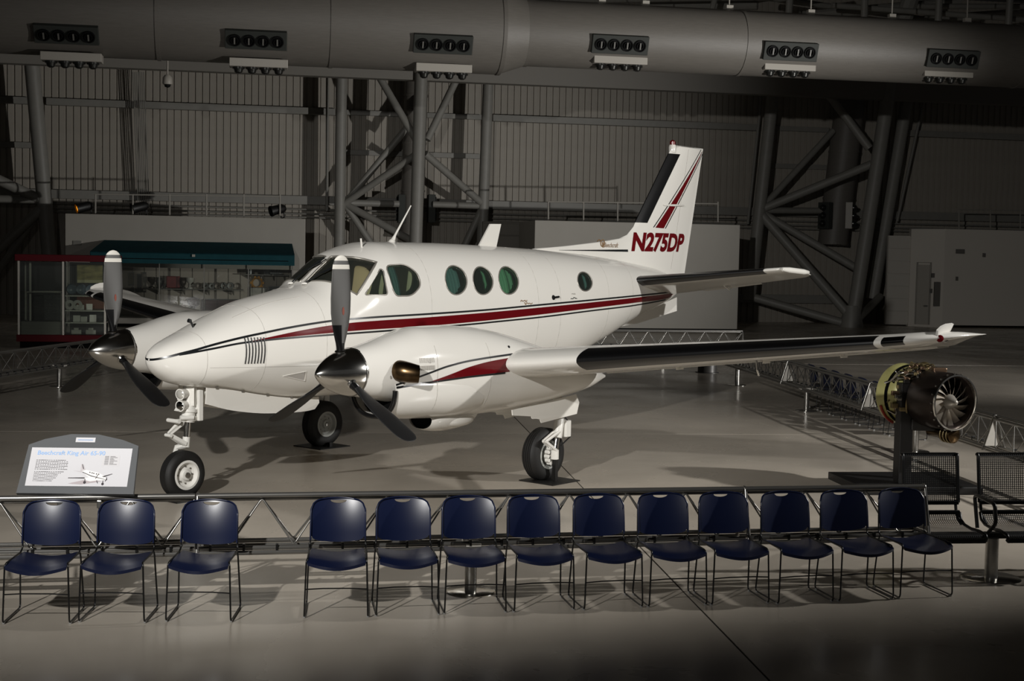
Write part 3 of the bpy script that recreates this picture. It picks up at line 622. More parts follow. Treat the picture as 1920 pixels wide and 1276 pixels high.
def strip(body, top, bot, m, name, parent, sg=1, off=.003, da=.05, nz=3):
    a0 = max(top[0][0], bot[0][0]); a1 = min(top[-1][0], bot[-1][0]); n = max(4, int((a1-a0)/da)); bm = NB(); rows = []
    AS = [a0+(a1-a0)*i/n for i in range(n+1)]
    if a0 < .06: AS = [a0+.3*(k/24)**2 for k in range(24)]+[a for a in AS if a > a0+.3]
    tk, bk = np.array(top), np.array(bot)
    for a in AS:
        zt = float(pchip(tk[:, 0], tk[:, 1], a)); zb = float(pchip(bk[:, 0], bk[:, 1], a)); rows.append([bm.verts.new(body.sp(a, zb+(zt-zb)*j/nz, sg, off)) for j in range(nz+1)])
    for r0, r1 in zip(rows, rows[1:]):
        for j in range(nz):
            q = (r0[j], r1[j], r1[j+1], r0[j+1]); bm.faces.new(q if sg > 0 else q[::-1])
    for f in bm.faces: f.smooth = True
    return obj(name, bm, m, parent)
BU = [(.0562, 1.5155), (.075, 1.522), (.12, 1.536), (.257, 1.58), (.422, 1.623), (.599, 1.671), (.888, 1.737), (1.153, 1.785), (1.414, 1.828), (1.761, 1.872), (2.091, 1.905), (2.65, 1.934), (3.519, 1.954), (4.491, 1.98), (5.56, 2.025), (6.825, 2.071), (8.157, 2.11), (9.9, 2.152)]
BL = [(.255, 1.572), (.59, 1.632), (.896, 1.684), (1.139, 1.706), (1.397, 1.722), (2.069, 1.749), (2.905, 1.774), (4.159, 1.806), (4.839, 1.833), (5.564, 1.862), (6.829, 1.923), (8.194, 1.97), (9.40, 2.025)]
RU = [(1.02, 1.705), (1.16, 1.73), (1.589, 1.799), (2.081, 1.858), (2.4, 1.882), (3.52, 1.915), (4.492, 1.947), (5.559, 1.99), (6.824, 2.039), (8.161, 2.082), (9.75, 2.128)]
RL = [(1.02, 1.7), (1.16, 1.717), (1.581, 1.745), (2.07, 1.771), (2.4, 1.787), (3.525, 1.812), (4.495, 1.846), (5.563, 1.897), (6.826, 1.958), (8.181, 2.008), (9.47, 2.05), (9.75, 2.12)]
off_ = lambda L, d: [(a, z+d) for a, z in L]
for sg in (1, -1):
    strip(FUS, off_(BU, .011), off_(BU, -.011), BLACKP, 'pinstripe', fus, sg); strip(FUS, off_(BL, .01), off_(BL, -.01), BLACKP, 'pinstripe', fus, sg); strip(FUS, RU, RL, RED, 'maroon_stripe', fus, sg)
# nose louvres, scoop, seams, hinges
for sg in (1, -1):
    for k in range(7):
        a = .935+k*.036; bm = NB()
        pts = [FUS.sp(a+.006*math.sin(j*.5), 1.74-j*.04, sg, .004) for j in range(8)]; tube(bm, pts, .006, 5); obj('louvre', bm, BLACKP, fus)
    bm = NB(); P = [FUS.sp(1.43, 1.305, sg, .004), FUS.sp(1.71, 1.345, sg, .004), FUS.sp(1.74, 1.235, sg, .004)]
    tube(bm, [P[0], P[1], P[2], P[0]], .005, 5); f = obj('air_scoop', bm, WHITE, fus)
    bm = NB(); bm.faces.new([bm.verts.new(p) for p in (P if sg < 0 else P[::-1])]); obj('scoop_recess', bm, mat('scoop_shade', (186, 182, 176), .5), fus)
    bm = NB(); poly(bm, [P[1], P[2], P[2]+V(-.02, 0, .005), P[1]+V(-.02, 0, -.01)]); obj('scoop_lip', bm, WHITE, fus)
SEAM = mat('panel_seam', (176, 172, 165), .5)
def seam_ring(a, th0, th1, body=FUS, parent=None, da=0):
    bm = NB(); pts = []
    for k in range(41):
        th = th0+(th1-th0)*k/40; p = Vector(body.pt(a+da*math.cos(th), th)); n = body.normal(*p); pts.append(V(*(p+n*.0005)))
    tube(bm, pts, .0022, 4); obj('seam', bm, SEAM, parent or fus)
for a in (.52, 1.18, 1.95, 3.55, 5.6, 6.1, 7.35, 8.1): seam_ring(a, -PI*.5, PI*1.5)
for sg in (1, -1):
    for z0, z1, a0, a1 in ((1.43, 1.40, .55, 2.0), (2.72, 2.71, 3.0, 6.0)):
        bm = NB(); tube(bm, [FUS.sp(a0+(a1-a0)*k/20, z0+(z1-z0)*k/20, sg, .0005) for k in range(21)], .0022, 4); obj('seam', bm, SEAM, fus)
bm = NB(); P = [FUS.pt(a, PI/2-(.42 if a < 1.5 else .42+.12*(a-1.5)), 0) for a in np.linspace(.95, 1.82, 14)]; tube(bm, [V(*p)+Vector((0, 0, .001)) for p in P]+[V(*mirror(p))+Vector((0, 0, .001)) for p in P[::-1]], .003, 4); obj('bay_door_seam', bm, SEAM, fus)
bm = NB(); p = FUS.sp(.62, 1.86, 1, 0); cyl(bm, p+V(0, .0, -.02), p+V(-.05, .02, .05), .012, n=8); lathe(bm, [(0, 0), (.022, 0), (.022, .03), (0, .03)], axis(p+V(-.05, .02, .045), (-1, 0, .3)), 10); obj('temperature_probe', bm, BLACKP, fus)
# wipers
for s0 in (.11, -.13):
    bm = NB(); p0 = V(*proj_surf(2.13, s0, 2.31)); p1 = V(*proj_surf(2.45, s0+.24*(1 if s0 > 0 else .7), 2.53))+Vector((-.03, 0, .02))
    tube(bm, [p0+Vector((-.02, 0, .01)), p0.lerp(p1, .5)+Vector((-.03, 0, .03)), p1], .008, 6); tube(bm, [p0.lerp(p1, .55)+Vector((-.02, 0, .02)), p1+Vector((.05, 0, .05))], .011, 6); obj('wiper', bm, BLACKP, plane)
    bm = NB(); lathe(bm, [(0, .03), (.03, .02), (.04, 0)], Matrix.Translation(p0+Vector((-.03, 0, -.005))), 12); obj('wiper_boss', bm, WHITE, fus)
# interior
DECK = mat('cabin_carpet', (70, 64, 56), .9); SEAT = mat('tan_leather', (206, 176, 148), .6); CURT = mat('green_curtain', (120, 168, 136), .8); CURTB = mat('blue_grey_curtain', (96, 128, 132), .8)
bm = NB(); box(bm, V(4.5, 0, 1.62), (5.2, 1.1, .04)); obj('cabin_floor', bm, DECK, plane)
bm = NB(); box(bm, V(5.75, 0, 2.1), (.05, 1.1, .95)); obj('bulkhead', bm, DECK, plane)
bm = NB(); box(bm, V(2.42, 0, 2.02), (.25, .9, .3), bev=.05); obj('instrument_panel', bm, mat('panel_black', (24, 24, 24), .6), plane)
for a, s_ in ((2.62, .33), (2.62, -.33), (3.05, .4), (3.5, -.38), (4.3, -.38), (5.1, -.38)):
    bm = NB(); box(bm, V(a, s_, 1.86), (.5, .46, .16), bev=.05); box(bm, V(a+.24, s_, 2.2), (.14, .44, .66), Matrix.Translation(V(a+.24, s_, 2)) @ Matrix.Rotation(.14, 4, 'Y') @ Matrix.Translation(-V(a+.24, s_, 2)), bev=.05); smooth(bm); obj('cabin_seat', bm, SEAT, plane)
for a, w, m_ in ((4.06, .22, CURTB), (5.0, .2, CURT), (5.17, .09, CURT), (3.06, .1, CURTB), (4.66, .05, CURT), (6.86, .06, CURTB)):
    bm = NB(); n = 14; rows = []
    for i in range(n+1):
        aa_ = a-w/2+w*i/n; rows.append([bm.verts.new(V(aa_, max(.1, FUS.side(aa_, z)-.085-.012*math.sin(i*1.7)), z)) for z in (2.1, 2.2, 2.3, 2.4, 2.5, 2.58)])
    for r0, r1 in zip(rows, rows[1:]):
        for j in range(5): bm.faces.new((r0[j], r1[j], r1[j+1], r0[j+1]))
    for f in bm.faces: f.smooth = True
    o = obj('window_curtain', bm, m_, plane)
for a, w in ((3.1, .7), (4.04, .55), (4.54, .45), (5.05, .5), (6.74, .5)):
    bm = NB(); n = 20; rows = []
    for i in range(n+1):
        aa_ = a-w/2+w*i/n; rows.append([bm.verts.new(V(aa_, -max(.1, FUS.side(aa_, z)-.09-.012*math.sin(i*1.9)), z)) for z in (2.08, 2.2, 2.3, 2.4, 2.5, 2.6)])
    for r0, r1 in zip(rows, rows[1:]):
        for j in range(5): bm.faces.new((r0[j], r1[j], r1[j+1], r0[j+1]))
    for f in bm.faces: f.smooth = True
    obj('window_curtain', bm, CURTB, plane)
# door handle and small script marks on the cabin side
bm = NB(); tube(bm, [FUS.sp(5.94, 2.12, 1, .012), FUS.sp(6.04, 2.127, 1, .014)], .014, 8); lathe(bm, [(0, .01), (.03, .008), (.034, 0)], axis(FUS.sp(5.93, 2.12, 1, .002), V(0, 1, .2)), 14); obj('door_latch', bm, NOZ, fus)
def scribble(a0, z0, w, h, n, m, nm, seed):
    rn = random.Random(seed); bm = NB(); tube(bm, [FUS.sp(a0+w*k/n, z0+h*rn.uniform(-.5, .5), 1, .003) for k in range(n+1)], .0045, 4); obj(nm, bm, m, fus)
scribble(5.22, 2.085, .13, .03, 10, mat('bronze_lettering', (132, 100, 64), .5), 'script_mark', 1); scribble(5.29, 2.05, .17, .03, 14, MATS['bronze_lettering'], 'script_mark', 2)
scribble(6.36, 2.165, .09, .02, 9, SEAM, 'script_mark', 3); scribble(6.33, 2.105, .15, .024, 12, BLACKP, 'script_mark', 4)
# antennas
bm = NB(); tube(bm, [V(3.62, 0, 2.80), V(3.68, 0, 2.9), V(3.95, 0, 3.27)], [.035, .014, .008], 8); lathe(bm, [(.05, 0), (.03, .03), (0, .05)], Matrix.Translation(V(3.62, 0, 2.805)), 12); obj('whip_antenna', bm, WHITE, plane)
bm = NB(); poly(bm, [V(5.24, .012, 2.78), V(5.6, .012, 2.78), V(5.69, .012, 3.09), V(5.47, .012, 3.085)], V(0, -.024, 0)); obj('blade_antenna', bm, WHITE, plane)
bm = NB(); tube(bm, [V(2.9, .22, 2.72), V(2.88, .22, 2.84)], .012, 6); obj('stub_antenna', bm, WHITE, plane)
bm = NB(); poly(bm, [V(8.45, .012, 1.62), V(8.98, .012, 1.66), V(10.06, .012, 1.83), V(10.05, .012, 2.05), V(9.2, .012, 1.85)], V(0, -.024, 0)); obj('ventral_fin', bm, WHITE, plane)
# fin
FLE = [(2.40, 6.6), (2.74, 6.25), (2.77, 6.40), (2.816, 7.065), (2.884, 7.83), (2.951, 8.434), (3.011, 8.64), (3.136, 8.804), (3.211, 8.857), (4.303, 9.716), (4.40, 9.80), (4.45, 9.93)]
def fin_le(z): return float(np.interp(z, [q[0] for q in FLE], [q[1] for q in FLE]))
def fin_te(z): return 10.268+(z-2.433)*(10.724-10.268)/2.023
def fin_y(a, z):
    te = fin_te(z); c = te-(8.857+(z-3.211)*.787); t = min(max((te-a)/c, 0), 1.0); tm = .105-.02*(z-2.5)
    y = tm*(math.sin(min(t/.62, 1)*PI/2)**.8 if t < .62 else 1-.75*((t-.62)/.38)**1.6)
    if a < te-c: y = tm*.25
    d = a-fin_le(z); return max(.004, min(y, tm)*math.sqrt(min(1, max(d, .0)/.08)))
bm = NB(); zs = [2.40, 2.5, 2.6, 2.7, 2.74, 2.77, 2.79, 2.816, 2.85, 2.884, 2.92, 2.951, 2.98, 3.011, 3.07, 3.136, 3.211]+list(np.linspace(3.3, 4.3, 11))+[4.36, 4.40, 4.43, 4.45]
rings = []
for z in zs:
    te, c = fin_te(z), fin_te(z)-(8.857+(z-3.211)*.787); le = fin_le(z); m0 = max(te-c, le+.1)
    A_ = [le, le+.015, le+.04, le+.08]+list(np.linspace(max(le+.1, m0-.3) if m0-le > .5 else le+.1, te-.01, 14))+[te]
    if m0-le > .5: A_[4:4] = []
    A_ = sorted(A_)
    k = 1 if z < 4.44 else .4
    rings.append([bm.verts.new(V(a, fin_y(a, z)*k, z)) for a in A_]+[bm.verts.new(V(a, -fin_y(a, z)*k, z)) for a in A_[-2:0:-1]])
for r0, r1 in zip(rings, rings[1:]):
    n = len(r0)
    for j in range(n): bm.faces.new((r0[j], r0[(j+1) % n], r1[(j+1) % n], r1[j]))
bm.faces.new(rings[-1]); bmesh.ops.recalc_face_normals(bm, faces=bm.faces); smooth(bm, 30); fin = obj('fin', bm, WHITE, plane)
bm = NB(); rings = []
for z in np.linspace(3.205, 4.31, 12):
    le = fin_le(z); rings.append([bm.verts.new(V(le+d if d > 0 else le-.004, sg*(fin_y(le+d, z)+.004), z)) for sg, d in [(1, .24), (1, .2), (1, .12), (1, .06), (1, .02), (1, 0), (-1, 0), (-1, .02), (-1, .06), (-1, .12), (-1, .2), (-1, .24)]])
for r0, r1 in zip(rings, rings[1:]):
    for j in range(11): bm.faces.new((r0[j], r0[j+1], r1[j+1], r1[j]))
smooth(bm, 60); obj('deicing_boot', bm, BOOT, fin)
def fin_decal(bm2, m, name, org, wv, hv, sg=1):           # map flat x,y onto fin: org + x*wv + y*hv in (a, z)
    for k in range(1, 40):
        x = k*.05
        bmesh.ops.bisect_plane(bm2, geom=bm2.verts[:]+bm2.edges[:]+bm2.faces[:], plane_co=(x, 0, 0), plane_no=(1, 0, 0))
    for v in bm2.verts:
        a = org[0]+v.co.x*wv[0]+v.co.y*hv[0]; z = org[1]+v.co.x*wv[1]+v.co.y*hv[1]; v.co = V(a, sg*(fin_y(a, z)+.004), z)
    return obj(name, bm2, m, fin)
for sg in (1, -1):
    t_ = fit(text_bm('N275DP', 1, .0, .045), 1.33 if sg > 0 else 1.33, .3)
    if sg > 0: fin_decal(t_, RED, 'registration', (8.69, 2.757), (1.07, .006), (.29, 1.0), sg)
    else: fin_decal(t_, RED, 'registration', (10.12, 2.757), (-1.07, .006), (.29, 1.0), sg)
    def quad(pts, m, nm):
        b2 = NB(); n = 24; r = []
        for k in range(n+1):
            t = k/n; p, q = Vector(pts[0]).lerp(Vector(pts[3]), t), Vector(pts[1]).lerp(Vector(pts[2]), t); r.append([b2.verts.new(V(w.x, sg*(fin_y(w.x, w.y)+.004), w.y)) for w in (p, p.lerp(q, .5), q)])
        for r0, r1 in zip(r, r[1:]):
            for j in range(2): b2.faces.new((r0[j], r0[j+1], r1[j+1], r1[j]))
        obj(nm, b2, m, fin)
    quad([(9.28, 3.137), (9.50, 3.132), (10.69, 4.40), (10.68, 4.405)], RED, 'maroon_stripe')
    quad([(9.222, 3.14), (9.245, 3.14), (10.64, 4.43), (10.62, 4.43)], BLACKP, 'pinstripe'); quad([(9.535, 3.13), (9.558, 3.13), (10.715, 4.37), (10.7, 4.375)], BLACKP, 'pinstripe')
    quad([(6.95, 2.757), (6.95, 2.753), (8.62, 2.755), (8.62, 2.79)], BLACKP, 'pinstripe')
    t_ = fit(text_bm('Beechcraft', 1, .35, .0), .36, .07); GOLDP = mat('bronze_lettering', (132, 100, 64), .5)
    fin_decal(t_, GOLDP, 'script_lettering', (8.03, 2.815) if sg > 0 else (8.4, 2.815), (sg, 0), (0, 1), sg)
    b2 = NB(); tube(b2, [V(7.985+.045*math.cos(k*PI/8), sg*.033, 2.875+.05*math.sin(k*PI/8)) for k in range(16)], .007, 5, True); tube(b2, [V(7.985, sg*.033, 2.89), V(8.0, sg*.033, 2.81)], .009, 5); obj('emblem', b2, GOLDP, fin)
    b2 = NB(); lathe(b2, [(0, -.3), (.012, -.27), (.018, 0), (.012, .27), (0, .3)], axis(V(9.78, sg*.09, 3.50), (1, 0, .03)), 10); smooth(b2); obj('hinge_fairing', b2, WHITE, fin)
    b2 = NB(); tube(b2, [V(fin_te(z)-.52, sg*(fin_y(fin_te(z)-.52, z)+.0005), z) for z in np.linspace(2.5, 4.4, 12)], .003, 4); obj('rudder_seam', b2, SEAM, fin)
bm = NB(); lathe(bm, [(.055, 0), (.06, .08), (.05, .12), (0, .12)], Matrix.Translation(V(9.83, 0, 4.33)), 16); smooth(bm); obj('beacon_base', bm, WHITE, fin)
bm = NB(); lathe(bm, [(.045, 0), (.045, .05), (.02, .075), (0, .08)], Matrix.Translation(V(9.83, 0, 4.45)), 16); smooth(bm); obj('beacon_lens', bm, mat('red_lens', (96, 10, 16), .15), fin)
# lifting surfaces
AF = [(1, 0), (.92, .021), (.8, .044), (.65, .068), (.5, .086), (.38, .096), (.27, .1), (.18, .095), (.11, .08), (.06, .061), (.03, .044), (.012, .028), (.003, .014), (0, 0)]
class Surf:
    def __init__(s, st): s.st = st         # (s, leA, leZ, chord, t/c, angle)
    def par(s, y): return [float(np.interp(y, [q[0] for q in s.st], [q[k] for q in s.st])) for k in range(1, 6)]
    def pt(s, y, x, up, sg=1, off=0):
        a0, z0, c, tc, an = s.par(y); t = float(np.interp(x, [q[0] for q in AF[::-1]], [q[1] for q in AF[::-1]]))*tc/.2
        cam_ = .022*math.sin(PI*min(1, x*1.2)**.6) if x < .83 else .0
        zz = (t*1.1+.018*math.sin(PI*x)) if up else (-t*.9+.018*math.sin(PI*x)); zz = zz*c+(off if up else -off); xx = x*c-(off if x < .01 else 0)
        return V(a0+xx*math.cos(an)+zz*math.sin(an), sg*y, z0-xx*math.sin(an)+zz*math.cos(an))
    def loft(s, ys, sg, x0=0, x1=1, off=0, open_=False):
        bm = NB(); X = [q[0] for q in AF if x0-1e-9 <= q[0] <= x1+1e-9]
        if x1 < 1: X = [x1]+[x for x in X if x < x1]
        rings = []
        for y in ys:
            r = [bm.verts.new(s.pt(y, x, True, sg, off)) for x in X]+[bm.verts.new(s.pt(y, x, False, sg, off)) for x in X[::-1][1:]]
            rings.append(r)
        n = len(rings[0])
        for r0, r1 in zip(rings, rings[1:]):
            for j in range(n-1): bm.faces.new((r0[j], r0[j+1], r1[j+1], r1[j]))
        if not open_:
            bm.faces.new(rings[-1]); bm.faces.new(rings[0][::-1])
        bmesh.ops.remove_doubles(bm, verts=bm.verts, dist=1e-5)
        bmesh.ops.recalc_face_normals(bm, faces=bm.faces); smooth(bm, 32); return bm
lz = lambda y: 1.477+.109*(y-2.42)
WG = Surf([(.3, 2.78, lz(.3), 2.30, .18, .085), (2.42, 3.0, lz(2.42), 2.05, .165, .085), (6.5, 3.61, lz(6.5), 1.17, .13, .085), (6.75, 3.67, lz(6.75)+.005, 1.08, .13, .08), (6.9, 3.80, lz(6.9)+.01, .9, .12, .045), (7.02, 4.0, lz(7.0)+.015, .64, .1, .02), (7.1, 4.22, lz(7.1)+.012, .36, .08, .01), (7.14, 4.42, lz(7.1)+.016, .14, .06, 0)])
ST = Surf([(.2, 8.17, 2.312, 1.5, .12, .135), (.45, 8.26, 2.337, 1.42, .12, .135), (2.5, 8.76, 2.54, .86, .1, .13), (2.56, 8.83, 2.548, .78, .09, .13), (2.62, 8.98, 2.545, .6, .07, .13)])
DG = mat('underside_grey', (178, 176, 170), .4)
for sg in (1, -1):
    wing = obj('wing', WG.loft([.3, 1.2, 2.0, 2.42, 3, 3.6, 4.4, 5.2, 6, 6.5, 6.62, 6.75, 6.83, 6.9, 6.97, 7.02, 7.06, 7.1, 7.14], sg), WHITE, plane)
    obj('deicing_boot', WG.loft(list(np.linspace(3.28, 6.43, 14)), sg, 0, .105, .004, True), BOOT, wing)
    obj('light_window', WG.loft([6.5, 6.6, 6.7], sg, 0, .05, .003, True), mat('black_lens', (10, 10, 12), .08), wing)
    for y0, y1, nm in ((2.7, 4.75, 'flap'), (4.85, 6.7, 'aileron')):
        bm = NB(); rr = []
        for y in np.linspace(y0, y1, 8): rr.append([bm.verts.new(WG.pt(y, x, False, sg, .002)) for x in (.72, .8, .9, .985)]+[bm.verts.new(WG.pt(y, .985, False, sg, .012)), bm.verts.new(WG.pt(y, .74, False, sg, .014))])
        for r0, r1 in zip(rr, rr[1:]):
            for j in range(6): bm.faces.new((r0[j], r0[(j+1) % 6], r1[(j+1) % 6], r1[j]))
        bm.faces.new(rr[0]); bm.faces.new(rr[-1]); bmesh.ops.recalc_face_normals(bm, faces=bm.faces); obj(nm, bm, DG, wing)
    for y in (3.7, 4.8, 5.7):
        bm = NB(); p = WG.pt(y, .74, False, sg); box(bm, p+Vector((0, 0, -.012)), (.14, .02, .04), bev=.006); obj('hinge_bracket', bm, WHITE, wing)
    bm = NB(); p = WG.pt(5.05, .3, False, sg); tube(bm, [p, p+Vector((.02, 0, -.1)), p+Vector((.06, 0, -.16))], .01, 6); obj('stall_vane', bm, CHROME, wing)
    bm = NB(); P0 = [WG.pt(6.92, x, True, sg) for x in (.05, .3, .6, .9)]; P1 = [P0[0]+V(.01, .0, .045), P0[0]+V(.09, .005*sg, .08), P0[0]+V(.18, .015*sg, .1), P0[0]+V(.3, .03*sg, .105)]
    poly(bm, [P0[0], P0[1]+V(0, 0, -.01), P0[0]+V(.25, .02*sg, .04)]+P1[::-1], V(.0, .02*sg, -.01)); smooth(bm); obj('tip_vane', bm, WHITE, wing)
    for q, (x, m_) in enumerate(((.03, 'red_lens' if sg > 0 else 'green_lens'), (.2, 'clear_lens'))):
        bm = NB(); p = WG.pt(6.95, x, False, sg, -.01); lathe(bm, [(.036-.01*q, -.02), (.034-.01*q, .01), (.018, .022), (0, .026)], axis(p, V(-.8, .5*sg, .05)), 14); smooth(bm)
        obj('navigation_light', bm, mat(m_, {'red_lens': (130, 16, 22), 'green_lens': (20, 90, 50), 'clear_lens': (190, 190, 188)}[m_], .15), wing)
    stab = obj('stabilizer', ST.loft([.2, .45, 1, 1.5, 2, 2.5, 2.56, 2.62], sg), WHITE, plane)
    obj('deicing_boot', ST.loft(list(np.linspace(.36, 2.32, 9)), sg, 0, .13, .004, True), BOOT, stab)
    bm = NB(); lathe(bm, [(0, -.22), (.03, -.19), (.042, -.05), (.042, .3), (.03, .42), (0, .46)], axis(ST.pt(2.6, .1, True, sg)+Vector((0, 0, -.03)), (1, -.12*sg, -.07)), 14); smooth(bm); obj('tip_fairing', bm, WHITE, stab)
    bm = NB(); rr = []
    for y in np.linspace(.75, 1.75, 5): rr.append([bm.verts.new(ST.pt(y, x, False, sg, o_)) for x, o_ in ((.86, .002), (1, .002), (1, -.004))]+[bm.verts.new(ST.pt(y, 1, False, sg)+Vector((.09, 0, -.015)))])
    for r0, r1 in zip(rr, rr[1:]):
        for j, k in ((0, 1), (1, 3), (3, 2)): bm.faces.new((r0[j], r0[k], r1[k], r1[j]))
    obj('trim_tab', bm, WHITE, stab)
    bm = NB(); tube(bm, [ST.pt(1.25, .82, False, sg), ST.pt(1.25, .95, False, sg)+Vector((0, 0, -.05)), ST.pt(1.25, 1, False, sg)], .01, 6); obj('tab_linkage', bm, GEAR, stab)
# nacelles, propellers
def nacelle(sg):
    nc = empty('engine_nacelle', (0, 0, 0)); nc.parent = plane
    NK = Body([1.10, 1.2, 1.4, 1.7, 2.0, 2.4, 2.8, 3.2, 3.6, 4.0, 4.4, 4.9, 5.45], [1.70, 1.722, 1.765, 1.845, 1.9, 1.905, 1.88, 1.82, 1.73, 1.625, 1.53, 1.39, 1.20],
              [1.225, 1.2, 1.165, 1.10, 1.0, .905, .90, .905, .925, .95, .99, 1.05, 1.165], [.24, .265, .315, .37, .41, .44, .45, .45, .44, .42, .37, .25, .02], sg*1.96, 2.3, 2.3, .5)
    CH = Body([1.42, 1.55, 1.7, 2.0, 2.4, 2.7], [1.46, 1.47, 1.48, 1.48, 1.48, 1.46], [.985, .96, .945, .925, .905, .92], [.315, .345, .372, .408, .432, .42], sg*1.96, 2.3, 2.3, .62)
    bm = NK.mesh(NB(), list(np.linspace(1.10, 5.45, 90)), 56)
    for k in range(1): pass
    smooth(bm, 40); cw = obj('cowling', bm, WHITE, nc)
    bm = CH.mesh(NB(), list(np.linspace(1.42, 2.7, 30)), 56, caps=(False, True)); smooth(bm, 40); obj('chin_cowl', bm, WHITE, nc)
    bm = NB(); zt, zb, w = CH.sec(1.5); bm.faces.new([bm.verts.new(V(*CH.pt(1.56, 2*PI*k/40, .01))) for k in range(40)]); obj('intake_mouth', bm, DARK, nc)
    bm = NB(); tube(bm, [V(*CH.pt(1.415, th)) for th in np.linspace(PI-.0, 2*PI, 40)], .026, 10); smooth(bm, 60); obj('intake_lip', bm, BOOT, nc)
    # exhaust stubs
    for e in (1, -1):
        bm = NB(); p = V(1.48, sg*1.96+e*.26, 1.48); pts = [p, p+V(.0, e*.09, -.005), p+V(.03, e*.16, -.015), p+V(.10, e*.225, -.03)]
        n = 20; rings = []
        for i, (q, d, r) in enumerate(zip(pts, (V(0, e, 0), V(.1, e, 0), V(.45, e, -.05), V(1.2, e, -.1)), (.112, .112, .106, .092))):
            M = axis(q, d); rings.append([bm.verts.new(M @ Vector((r*math.cos(2*PI*k/n), r*math.sin(2*PI*k/n), 0))) for k in range(n)])
        for r0, r1 in zip(rings, rings[1:]):
            for k in range(n): bm.faces.new((r0[k], r0[(k+1) % n], r1[(k+1) % n], r1[k]))
        M = axis(pts[-1], V(1.2, e, -.1)); inn = [bm.verts.new(M @ Vector((.07*math.cos(2*PI*k/n), .07*math.sin(2*PI*k/n), -.08))) for k in range(n)]
        for k in range(n): bm.faces.new((rings[-1][k], rings[-1][(k+1) % n], inn[(k+1) % n], inn[k]))
        bm.faces.new(inn); bmesh.ops.recalc_face_normals(bm, faces=bm.faces); smooth(bm, 50); ex_ = obj('exhaust_stub', bm, BROWN, nc)
        bm = NB(); tube(bm, [p+V(.1*math.cos(k*PI/10), e*.03, .1*math.sin(k*PI/10)) for k in range(20)], .008, 6, True); obj('exhaust_collar', bm, DARK, ex_)
        for k in range(10):
            bm = NB(); tube(bm, [NK.sp(1.72+k*.02, 1.60, e, .002), NK.sp(1.72+k*.02, 1.55, e, .002)], .004, 4); obj('cooling_slot', bm, SEAM, cw)
            bm = NB(); tube(bm, [NK.sp(1.72+k*.02, 1.52, e, .002), NK.sp(1.72+k*.02, 1.475, e, .002)], .006, 4); obj('cooling_slot', bm, SEAM, cw)
        # stripes on each flank
        NU = [(1.43, 1.335), (1.6, 1.378), (1.8, 1.432), (2.095, 1.502), (2.414, 1.544), (2.758, 1.566), (3.15, 1.582)]
        NL = [(1.43, 1.308), (1.74, 1.335), (2.022, 1.354), (2.408, 1.374), (2.985, 1.386)]
        RU_ = [(1.86, 1.352), (2.169, 1.425), (2.407, 1.48), (2.751, 1.525), (3.06, 1.545)]; RL_ = [(1.86, 1.349), (2.171, 1.369), (2.408, 1.381), (2.744, 1.391), (3.06, 1.396)]
        MX = Body(list(CH.K), list(CH.ZT), list(CH.ZB), list(CH.WK), sg*1.96, 2.3, 2.3, .62)
        class Hull:                                   # outer of cowling and chin
            def sp(s, a, z, q, off=0):
                p1 = NK.sp(a, z, q, off); p2 = CH.sp(a, z, q, off) if 1.42 <= a <= 2.7 and z < 1.45 else p1
                return p1 if (p1.y+sg*1.96)*-q > (p2.y+sg*1.96)*-q else p2
        HL = Hull()
        strip(HL, off_(NU, .01), off_(NU, -.01), BLACKP, 'pinstripe', cw, e, .0035); strip(HL, off_(NL, .01), off_(NL, -.01), BLACKP, 'pinstripe', cw, e, .0035); strip(HL, RU_, RL_, RED, 'maroon_stripe', cw, e, .0035)
        bm = NB(); P = [NK.sp(2.44, 1.205, e, .003), NK.sp(2.54, 1.205, e, .003), NK.sp(2.60, 1.07, e, .003), NK.sp(2.50, 1.07, e, .003)]; tube(bm, P, .006, 4, True); obj('vent_frame', bm, WHITE, cw)
        bm = NB(); poly(bm, [P[0], P[0].lerp(P[1], .35), P[3].lerp(P[2], .35), P[3]]); obj('vent_opening', bm, mat('vent_shade', (120, 118, 114), .6), cw)
        for a, z in ((1.36, 1.42), (1.85, 1.56), (3.13, 1.66)):
            bm = NB(); q = NK.sp(a, z, e, .001); lathe(bm, [(0, .004), (.016, .003), (.018, 0)], axis(q, V(0, e, .2)), 10); obj('fastener', bm, NOZ if a > 3 else SEAM, cw)
        for a in (1.95, 2.75):
            bm = NB(); tube(bm, [HL.sp(a, z, e, .0005) for z in np.linspace(1.05, 1.72, 14)], .0022, 4); obj('seam', bm, SEAM, cw)
    # oil cooler bulge
    bm = NB(); OB = Body([2.12, 2.2, 2.4, 2.65, 2.85, 3.05], [.95, .97, .98, .98, .97, .95], [.80, .775, .755, .77, .82, .92], [.17, .2, .215, .2, .15, .03], sg*1.96, 2.2, 2.1, .7)
    OB.mesh(bm, list(np.linspace(2.12, 3.05, 24)), 36, caps=(False, True)); smooth(bm, 50); ob = obj('oil_cooler_scoop', bm, WHITE, nc)
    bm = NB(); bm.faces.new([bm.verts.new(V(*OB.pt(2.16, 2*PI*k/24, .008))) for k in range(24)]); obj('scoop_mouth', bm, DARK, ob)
    bm = NB()
    for e in (1, -1): bmesh.ops.create_uvsphere(bm, u_segments=20, v_segments=12, radius=1, matrix=Matrix.Translation(V(2.55, sg*1.96+e*.15, .87)) @ Matrix.Diagonal((.26, .075, .07, 1)))
    smooth(bm, 60); obj('scoop_blister', bm, WHITE, ob)
    # propeller
    pp = empty('propeller', V(.943, sg*1.96, 1.466)); pp.parent = plane
    bm = NB(); prof = [(0, -.335)]+[(.245*(1-(1-t)**1.75)**.75, -.335+.5*t) for t in np.linspace(.02, 1, 22)]+[(.245, .17), (0, .17)]
